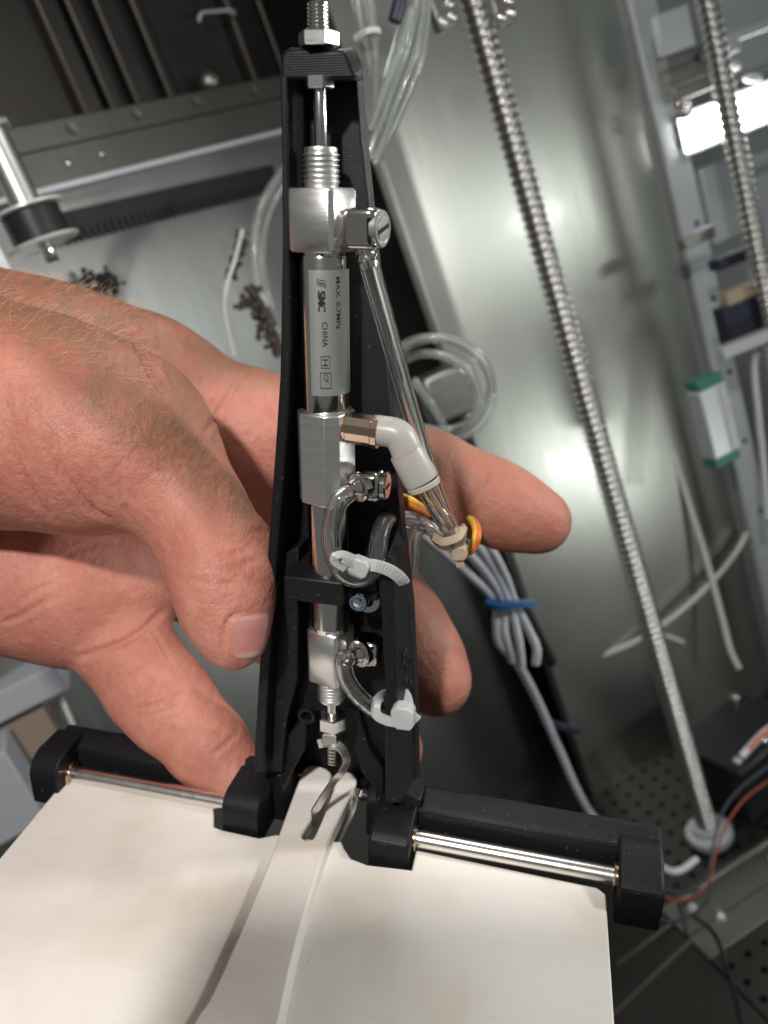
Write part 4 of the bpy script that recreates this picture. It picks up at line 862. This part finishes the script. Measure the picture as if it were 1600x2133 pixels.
# ball screws
def ball_screw(lab, top, s0, s1, R, pitch):
    D = -UP; o = P(*top); f = framefrom(o + D * s1, (1, 0, 0), UP); r_ = thing('ball_screw', lab, 'ball screw', f, 'vertical ball screws'); L = s1 - s0; ns = 26; nt = int(L / pitch * ns); vs = []; fs = []
    pr_ = [(0, 1.0), (.18, 1.0), (.30, .86), (.42, .74), (.55, .70), (.68, .74), (.80, .86), (.92, 1.0), (1.0, 1.0)]; m = len(pr_)
    for i in range(nt + 1):
        a = 2 * math.pi * i / ns
        for c_, k_ in pr_: vs.append(f(R * (1 - (1 - k_) * .62) * math.sin(a), pitch * (i / ns + c_), R * (1 - (1 - k_) * .62) * math.cos(a)))
    for i in range(nt):
        for k_ in range(m - 1): fs.append((i * m + k_, (i + 1) * m + k_, (i + 1) * m + k_ + 1, i * m + k_ + 1))
    m_ = MB(); m_.add(vs, fs); obj('thread', m_, M['screw'], r_, smooth=50, fixn=False); return r_, f
s1r, s1f = ball_screw('thick ball screw standing in front of the bright steel panel', (985, 0, 420), -80, 578, 7.6, 5.0)
obj('bearing', MB().lathe(s1f, [(-14, 13), (-9, 13), (-8, 17), (-3, 17), (-2, 12), (3, 11), (4, 6)], 32), M['rail'], s1r)
s2r, s2f = ball_screw('right-hand ball screw in front of the lit lamp at the upper right', (1472, 0, 480), -60, 560, 6.9, 5.2)
for (x, y, d), lab in (((925, 32, 410), 'bolt cluster left of the thick ball screw at the top edge'), ((1048, 24, 425), 'bolt cluster right of the thick ball screw at the top edge')):
    c_ = P(x, y, d); f = framefrom(c_, PF.X, PF.Y); r_ = thing('mount_clamp', lab, 'clamp', f, 'mount clamps at the top of the ball screw')
    obj('clamp_body', MB().box(f, (-6, 6), (-7, 9), (-5, 2)), M['panel_dark'], r_, bevel=1.2)
    for a, c2_ in ((-3, -3), (3, -2), (3.5, 4)): obj('bolt', MB().lathe(axisframe(f(a, c2_, 2), f(a, c2_, 4)), [(0, 2.2), (2, 2.2), (2.4, 1.6)], 10), M['nickel'], r_)
# cables on the panel
bg('wall_cable', 'long pale cable hanging down the bright panel to the right of the ball screw', 'cable', [(1155, -40, 560), (1180, 60, 570), (1218, 200, 590), (1268, 380, 610), (1300, 530, 620), (1335, 690, 630), (1378, 850, 640), (1420, 1000, 650), (1470, 1160, 660), (1505, 1290, 665), (1522, 1355, 665), (1540, 1392, 665)], 2.5, M['whitewire'])
bg('loose_wire', 'loose pale wire arcing across the panel behind the ball screw', 'wire', [(1252, 1365, 665), (1310, 1342, 665), (1370, 1308, 665), (1430, 1262, 665), (1490, 1204, 668), (1530, 1155, 672), (1556, 1110, 676)], 2.3, M['whitewire'])
bg('wire_end', 'short pale wire end on the panel right of the ball screw', 'wire', [(1375, 1322, 668), (1400, 1328, 668), (1424, 1338, 668)], 1.7, M['whitewire'])
# right-hand column: rail, carriage, brackets, lamp
RFo = P(1340, 60, 560); RF = framefrom(RFo, PF.X, UP)
def RQ(px, py, w=0): q = RF.hit(px, py, 2, w); return q[0], q[1]
ru0, ru1 = RQ(1313, 0)[0], RQ(1368, 0)[0]
rr_ = thing('column_rail', 'tall pale aluminium rail with drilled holes at the right', 'rail', RF)
obj('rail_face', MB().box(RF, (ru0, ru1), (-620, 140), (-8, 0)), M['rail'], rr_, bevel=.8); obj('rail_flange', MB().box(RF, (ru0 - 6, ru0 - .3), (-620, 140), (-30, -6)), M['panel_dark'], rr_, bevel=.8)
for y in (-10, 137, 305, 467, 622, 773, 915, 1058):
    uh = (ru0 * .35 + ru1 * .65); # holes down the rail
    k0 = RF.hit(1366 + (y - 137) * .247, y, 2, .1); c_ = RF(uh, k0[1], .05); obj('drilled_hole', MB().lathe(axisframe(c_, c_ + RF.Z), [(0, 2.3), (.1, 2.3)], 14), M['dark_hole'], rr_)
struct('side_plate', MB().box(Fr(RF(0, 0, -60), RF.X, RF.Y, RF.Z), (ru1 - 8, 420), (-620, 300), (-3, 0)), M['rail'], RF, smooth=0)
lamp = thing('lamp_bar', 'brightly lit white lamp bar behind the right-hand ball screw', 'lamp', framefrom(P(1530, 240, 590), A_(1, .52, -.2), UP)); lf = FRAME_OF[lamp.name]
obj('lamp_panel', MB().box(lf, (-46, 120), (-12, 12), (-1, 1)), M['led'], lamp); obj('lamp_housing', MB().box(lf, (-48, 122), (-15, 15), (-9, -1.2)), M['rail'], lamp, bevel=.6)
wbox('mount_plate', 'small pale mounting plate with a hole at the top right', 'plate', (1402, 66, 530), (1, .3, -.2), 13, 13, 3, M['rail'], .8)
wbox('cross_bar', 'bright horizontal bar at the top right corner above the lamp', 'bar', (1590, 55, 560), (1, .55, -.25), 40, 3, 4, M['rail'], .8)
wbox('cross_bar', 'grey bar with rounded end right of the ball screw top', 'bar', (1500, 108, 540), (1, .5, -.25), 14, 3.5, 4, M['rail'], .8)
for i, (x, y, s_) in enumerate(((1418, 125, 16), (1428, 155, 18), (1440, 185, 18))): wbox('grey_block', ['topmost small grey block stacked beside the column rail', 'middle small grey block stacked beside the column rail', 'lowest small grey block stacked beside the column rail above the lamp'][i], 'block', (x, y, 545), (1, .35, -.2), s_, 4.5, 6, M['panel_dark'], .8)
for i, (x, y) in enumerate(((1418, 218), (1424, 238))): obj('knob', MB().ball(P(x, y, 535), 4, 14, 10, (1.6, .8, 1)), M['nickel'], None, WORLDFR, label=['upper bright knob just left of the lamp bar', 'lower bright knob just left of the lamp bar'][i], cat='knob', group='knobs beside the lamp')
wbox('clip', 'grey cable clip across the column rail below the lamp', 'clip', (1450, 495, 545), (1, .35, -.2), 13, 4, 4, M['panel_dark'])
wbox('sensor_block', 'small dark block upper of two right of the rail', 'block', (1520, 540, 545), (1, .3, -.2), 13, 4, 6, M['navy'], .8)
wbox('sensor_block', 'dark square block behind the right-hand ball screw beneath brass pins', 'block', (1540, 665, 550), (1, .2, -.2), 15, 13, 6, M['navy'], .8)
wbox('pin_block', 'pale block of brass pins above the dark square block', 'block', (1540, 612, 545), (1, .2, -.2), 13, 5, 5, M['tie_amber'], .8)
wbox('pale_bar', 'pale bar below the dark square block at the right edge', 'bar', (1560, 712, 540), (1, -.12, -.2), 22, 4, 5, M['tie'], .8)
cf_ = framefrom(P(1484, 875, 545), PF.X, UP); cg = thing('linear_carriage', 'silver linear carriage with green end seals on the column rail', 'carriage', cf_)
obj('carriage_body', MB().box(cf_, (-11, 11), (-25, 25), (-6, 8)), M['rail'], cg, bevel=1.2); obj('end_seal', MB().box(cf_, (-10.5, 10.5), (25.1, 32), (-6, 7)), M['green'], cg, bevel=.8); obj('end_seal', MB().box(cf_, (-10.5, 10.5), (-32, -25.1), (-6, 7)), M['green'], cg, bevel=.8)
obj('groove_strip', MB().box(cf_, (3, 8), (-23, 23), (8.02, 9)), M['tie'], cg)
# clear tubes behind the top of the tower and coils beside it
top_specs = [((738, -30, 300), (752, 60, 300), (772, 150, 302), (786, 260, 305)), ((752, -30, 305), (768, 60, 305), (792, 140, 305), (800, 250, 308)), ((768, -30, 300), (776, 50, 300), (783, 150, 300), (776, 260, 302)),
             ((872, -30, 290), (848, 90, 292), (806, 210, 296), (770, 320, 300)), ((884, -30, 296), (868, 90, 296), (826, 210, 298), (778, 340, 302)), ((858, 20, 288), (832, 110, 290), (800, 190, 293), (772, 270, 296)), ((892, -30, 300), (880, 100, 300), (838, 220, 302), (784, 330, 306)), ((846, 30, 296), (818, 130, 297), (790, 230, 299), (770, 330, 300))]
for i, t_ in enumerate(top_specs):
    bg('air_tube', ['leftmost clear tube rising behind the cap of the tower', 'second clear tube from the left behind the tower cap, near the white clip', 'third clear tube from the left behind the tower cap', 'clear tube slanting up right from the tower top, lowest of the fan', 'clear tube in the middle of the slanting fan at the top', 'short clear tube of the fan starting at the dark sleeve', 'rightmost clear tube of the slanting fan at the top', 'short clear tube of the fan left of the dark sleeve'][i], 'air tube', t_, 1.9, M['clear2'], rin=.55, group='clear tubes behind the tower top')
bg('dark_sleeve', 'short dark sleeve on a clear tube at the top edge', 'sleeve', [(838, -20, 286), (830, 15, 287), (822, 45, 288)], 2.6, M['navy'])
obj('tube_clip', MB().tube(spline([P(745, 80, 294), P(768, 66, 290), P(785, 70, 292)], 6), 1, flat=(2.2, 1.0), up=UP), M['tie'], None, WORLDFR, label='white clip gathering the clear tubes right of the tower cap', cat='clip')
wbox('gap_strip', 'dark grey strip standing in for the dark gap left of the bright panel', 'strip', (868, 450, 560), PF.X, 8, 120, 5, M['panel_dark'], .8)  # grey strip put in for the shaded gap beside the panel, not a part
for i, (cx, cy, rx, ry, d, rot) in enumerate(((908, 812, 118, 108, 335, .3), (900, 830, 100, 92, 345, .5), (915, 800, 108, 96, 340, .1))):
    pts = []
    for k_ in range(15):
        a = -2.6 + 4.6 * k_ / 14; x, y = rx * math.cos(a), ry * math.sin(a); pts.append((cx + x * math.cos(rot) - y * math.sin(rot), cy + x * math.sin(rot) + y * math.cos(rot), d + 10 * math.sin(a)))
    bg('tube_coil', ['outer loop of the clear tube coil right of the tower', 'inner loop of the clear tube coil, nearest the index finger', 'middle loop of the clear tube coil right of the tower'][i], 'tube coil', pts, 2.0, M['clear2'], rin=.6, group='clear tube coils behind the tower')
bg('air_tube', 'clear tube slanting down inside the coil loops', 'air tube', [(860, 790, 350), (890, 830, 352), (915, 870, 355), (930, 900, 358)], 1.9, M['clear2'], rin=.6)
wbox('grey_fitting', 'dull grey block seen through the clear tube coils', 'block', (930, 820, 430), PF.X, 14, 14, 8, M['panel_dark'], 3)
# grey cable bundle with blue tie
gc = [[(850, 1090, 300), (900, 1130, 305), (970, 1190, 330), (1030, 1250, 350), (1035, 1300, 352), (1040, 1340, 354), (1078, 1378, 360)],
      [(880, 1085, 300), (950, 1130, 310), (1010, 1190, 335), (1046, 1252, 350), (1052, 1320, 352), (1068, 1378, 358)],
      [(900, 1080, 305), (980, 1120, 315), (1030, 1190, 338), (1058, 1252, 350), (1078, 1320, 352), (1086, 1386, 358)],
      [(930, 1080, 310), (1010, 1130, 322), (1052, 1200, 342), (1072, 1254, 352), (1100, 1310, 356), (1118, 1350, 360), (1116, 1382, 364)]]
for i, t_ in enumerate(gc): bg('grey_cable', ['lowest grey cable of the bundle under the index finger', 'second lowest grey cable of the bundle under the index finger', 'second highest grey cable of the bundle under the index finger', 'highest grey cable of the bundle, looping right below the blue tie'][i], 'cable', t_, 2.0, M['greycable'], group='grey cables in the tied bundle')
bg('grey_cable', 'single grey cable trailing from the bundle down to the floor bracket', 'cable', [(1080, 1384, 360), (1120, 1460, 400), (1165, 1560, 450), (1205, 1650, 490), (1240, 1705, 520), (1300, 1745, 520), (1370, 1800, 500), (1410, 1815, 490), (1450, 1790, 500)], 2.2, M['greycable'])
obj('blue_tie', MB().tube(spline([P(1012, 1252, 346), P(1040, 1262, 345), P(1075, 1258, 347), P(1112, 1256, 352)], 6), 1, flat=(2.6, 1.2), up=UP), M['blue'], None, WORLDFR, label='blue cable tie round the grey cable bundle', cat='cable tie')
obj('navy_tie', MB().tube(spline([P(1130, 1500, 430), P(1165, 1512, 432), P(1205, 1522, 436)], 6), 1, flat=(2.2, 1.4), up=UP), M['navy'], None, WORLDFR, label='dark blue tie on the single cable lower down', cat='cable tie')
bg('wire_jacket', 'dark cable hanging beside the grey bundle along the panel edge', 'cable', [(1020, 1080, 400), (1052, 1160, 410), (1078, 1230, 420), (1110, 1300, 430), (1150, 1380, 450)], 3.0, M['rubber'])
# motor, bracket, wires at the lower right
mf = framefrom(FL(1545, 1600, 22), A_(1, .25, -.5), UP); mo = thing('stepper_motor', 'black square motor with bright corner screws at the right edge', 'motor', mf)
obj('motor_case', MB().box(mf, (-30, 40), (-20, 28), (-28, 28)), M['motor'], mo, bevel=3); obj('motor_flange', MB().box(mf, (-33, 43), (28.2, 34), (-31, 31)), M['motor'], mo, bevel=2)
for a, c_ in ((-25, -24), (-25, 24), (35, 24), (35, -24), (5, 24)): obj('corner_screw', MB().lathe(Fr(mf(a, 34, c_), mf.X, mf.Y, mf.Z), [(0, 4), (4, 4), (5, 3)], 14), M['nickel'], mo)
kf = framefrom(FL(1530, 1840, 20), A_(1, .75, -.2), UP); kb = thing('floor_bracket', 'grey steel bracket with bolts holding the foot of the ball screw', 'bracket', kf)
obj('bracket_plate', MB().box(kf, (-45, 60), (-18, 14), (-3, 0)), M['panel_dark'], kb, bevel=.8); obj('bracket_foot', MB().box(kf, (-45, 60), (-20, -18.1), (-30, 20)), M['panel_dark'], kb, bevel=.6)
for a, c_ in ((-38, 8), (30, 4), (48, 8)): obj('bolt', MB().ball(kf(a, c_, 4), 3.6, 14, 10), M['tie'] if a == -38 else M['nickel'], kb)
bg('power_wire', 'red wire looping past the right end of the yoke', 'wire', [(1380, 1868, 380), (1420, 1876, 400), (1456, 1862, 430), (1480, 1830, 450), (1490, 1780, 460), (1515, 1715, 465), (1556, 1660, 470), (1620, 1615, 470)], .65, M['red'])
bg('power_wire', 'blue grey wire alongside the red one at the lower right', 'wire', [(1380, 1852, 380), (1422, 1862, 402), (1454, 1848, 432), (1476, 1812, 452), (1486, 1760, 462), (1506, 1690, 468), (1545, 1640, 472), (1610, 1590, 472)], .8, M['bluewire'])
bg('power_wire', 'dull green wire curling below the right end of the yoke', 'wire', [(1370, 1912, 385), (1400, 1920, 395), (1440, 1906, 420), (1470, 1880, 440), (1484, 1846, 450)], .9, M['bluewire'])
obj('loose_bolt', MB().lathe(axisframe(FL(1488, 1858, 4), FL(1500, 1900, 4)), [(0, 5), (5, 5), (5.2, 2.6), (20, 2.6)], 12), M['nickel'], None, WORLDFR, label='small bright bolt lying on the perforated floor by the bracket', cat='bolt')
bg('floor_cable', 'dark cable with a shiny bend running down the perforated floor', 'cable', [(1440, 1905, 430), (1475, 1930, 430), (1498, 1965, 430), (1515, 2020, 425), (1535, 2090, 420), (1550, 2160, 415)], 1.3, M['rubber'])

# the phone that takes the picture stands behind the lens; its shadow lies on the white board
ph = thing('phone', 'dark phone behind the lens, known by its soft shadow on the white board', 'phone', Fr((-27, -60, 9), (1, 0, 0), (0, 1, 0), (0, 0, 1))); pfr = FRAME_OF[ph.name]
obj('phone_body', MB().box(pfr, (-38, 37), (-74, 72), (-4, 4)), M['motor'], ph, bevel=3)
obj('phone_screen', MB().box(pfr, (-33, 33), (-70, 68), (4.02, 4.3)), M['rubber'], ph)


for i, (x, y, d, sx, sy) in enumerate(((1575, 150, 640, 30, 3), (1560, 335, 640, 26, 2.5), (1500, 420, 640, 14, 30))):
    wbox('frame_bar', ['thin pale frame bar above the lamp at the right edge', 'thin pale frame bar just below the lamp at the right edge', 'upright pale strip below the lamp between rail and ball screw'][i], 'bar', (x, y, d), (1, .5, -.22), sx, sy, 3, M['rail'], .6)
for i, (x, y) in enumerate(((1523, 138), (1512, 180), (1568, 162))): obj('knob', MB().ball(P(x, y, 560), 3.6, 14, 10, (1.9, .8, 1)), M['bright'], None, WORLDFR, label=['bright oval knob above the lamp left of the right-hand screw', 'bright oval knob touching the lamp top edge by the right-hand screw', 'bright oval knob above the lamp right of the right-hand screw'][i], cat='knob', group='knobs beside the lamp')
bg('white_tube', 'pale tube running down the right edge below the dark square block', 'tube', [(1590, 700, 560), (1572, 760, 560), (1580, 860, 562), (1590, 960, 565), (1600, 1080, 570)], 2.4, M['tie'])
bg('motor_lead', 'pale connector lead leaving the black motor at the right edge', 'lead', [(1545, 1575, 470), (1570, 1548, 470), (1600, 1520, 470), (1640, 1500, 470)], 2.2, M['greycable'])
bg('motor_lead', 'orange motor lead beside the pale connector at the right edge', 'lead', [(1560, 1560, 468), (1590, 1530, 468), (1640, 1490, 468)], 1.2, M['orange'])
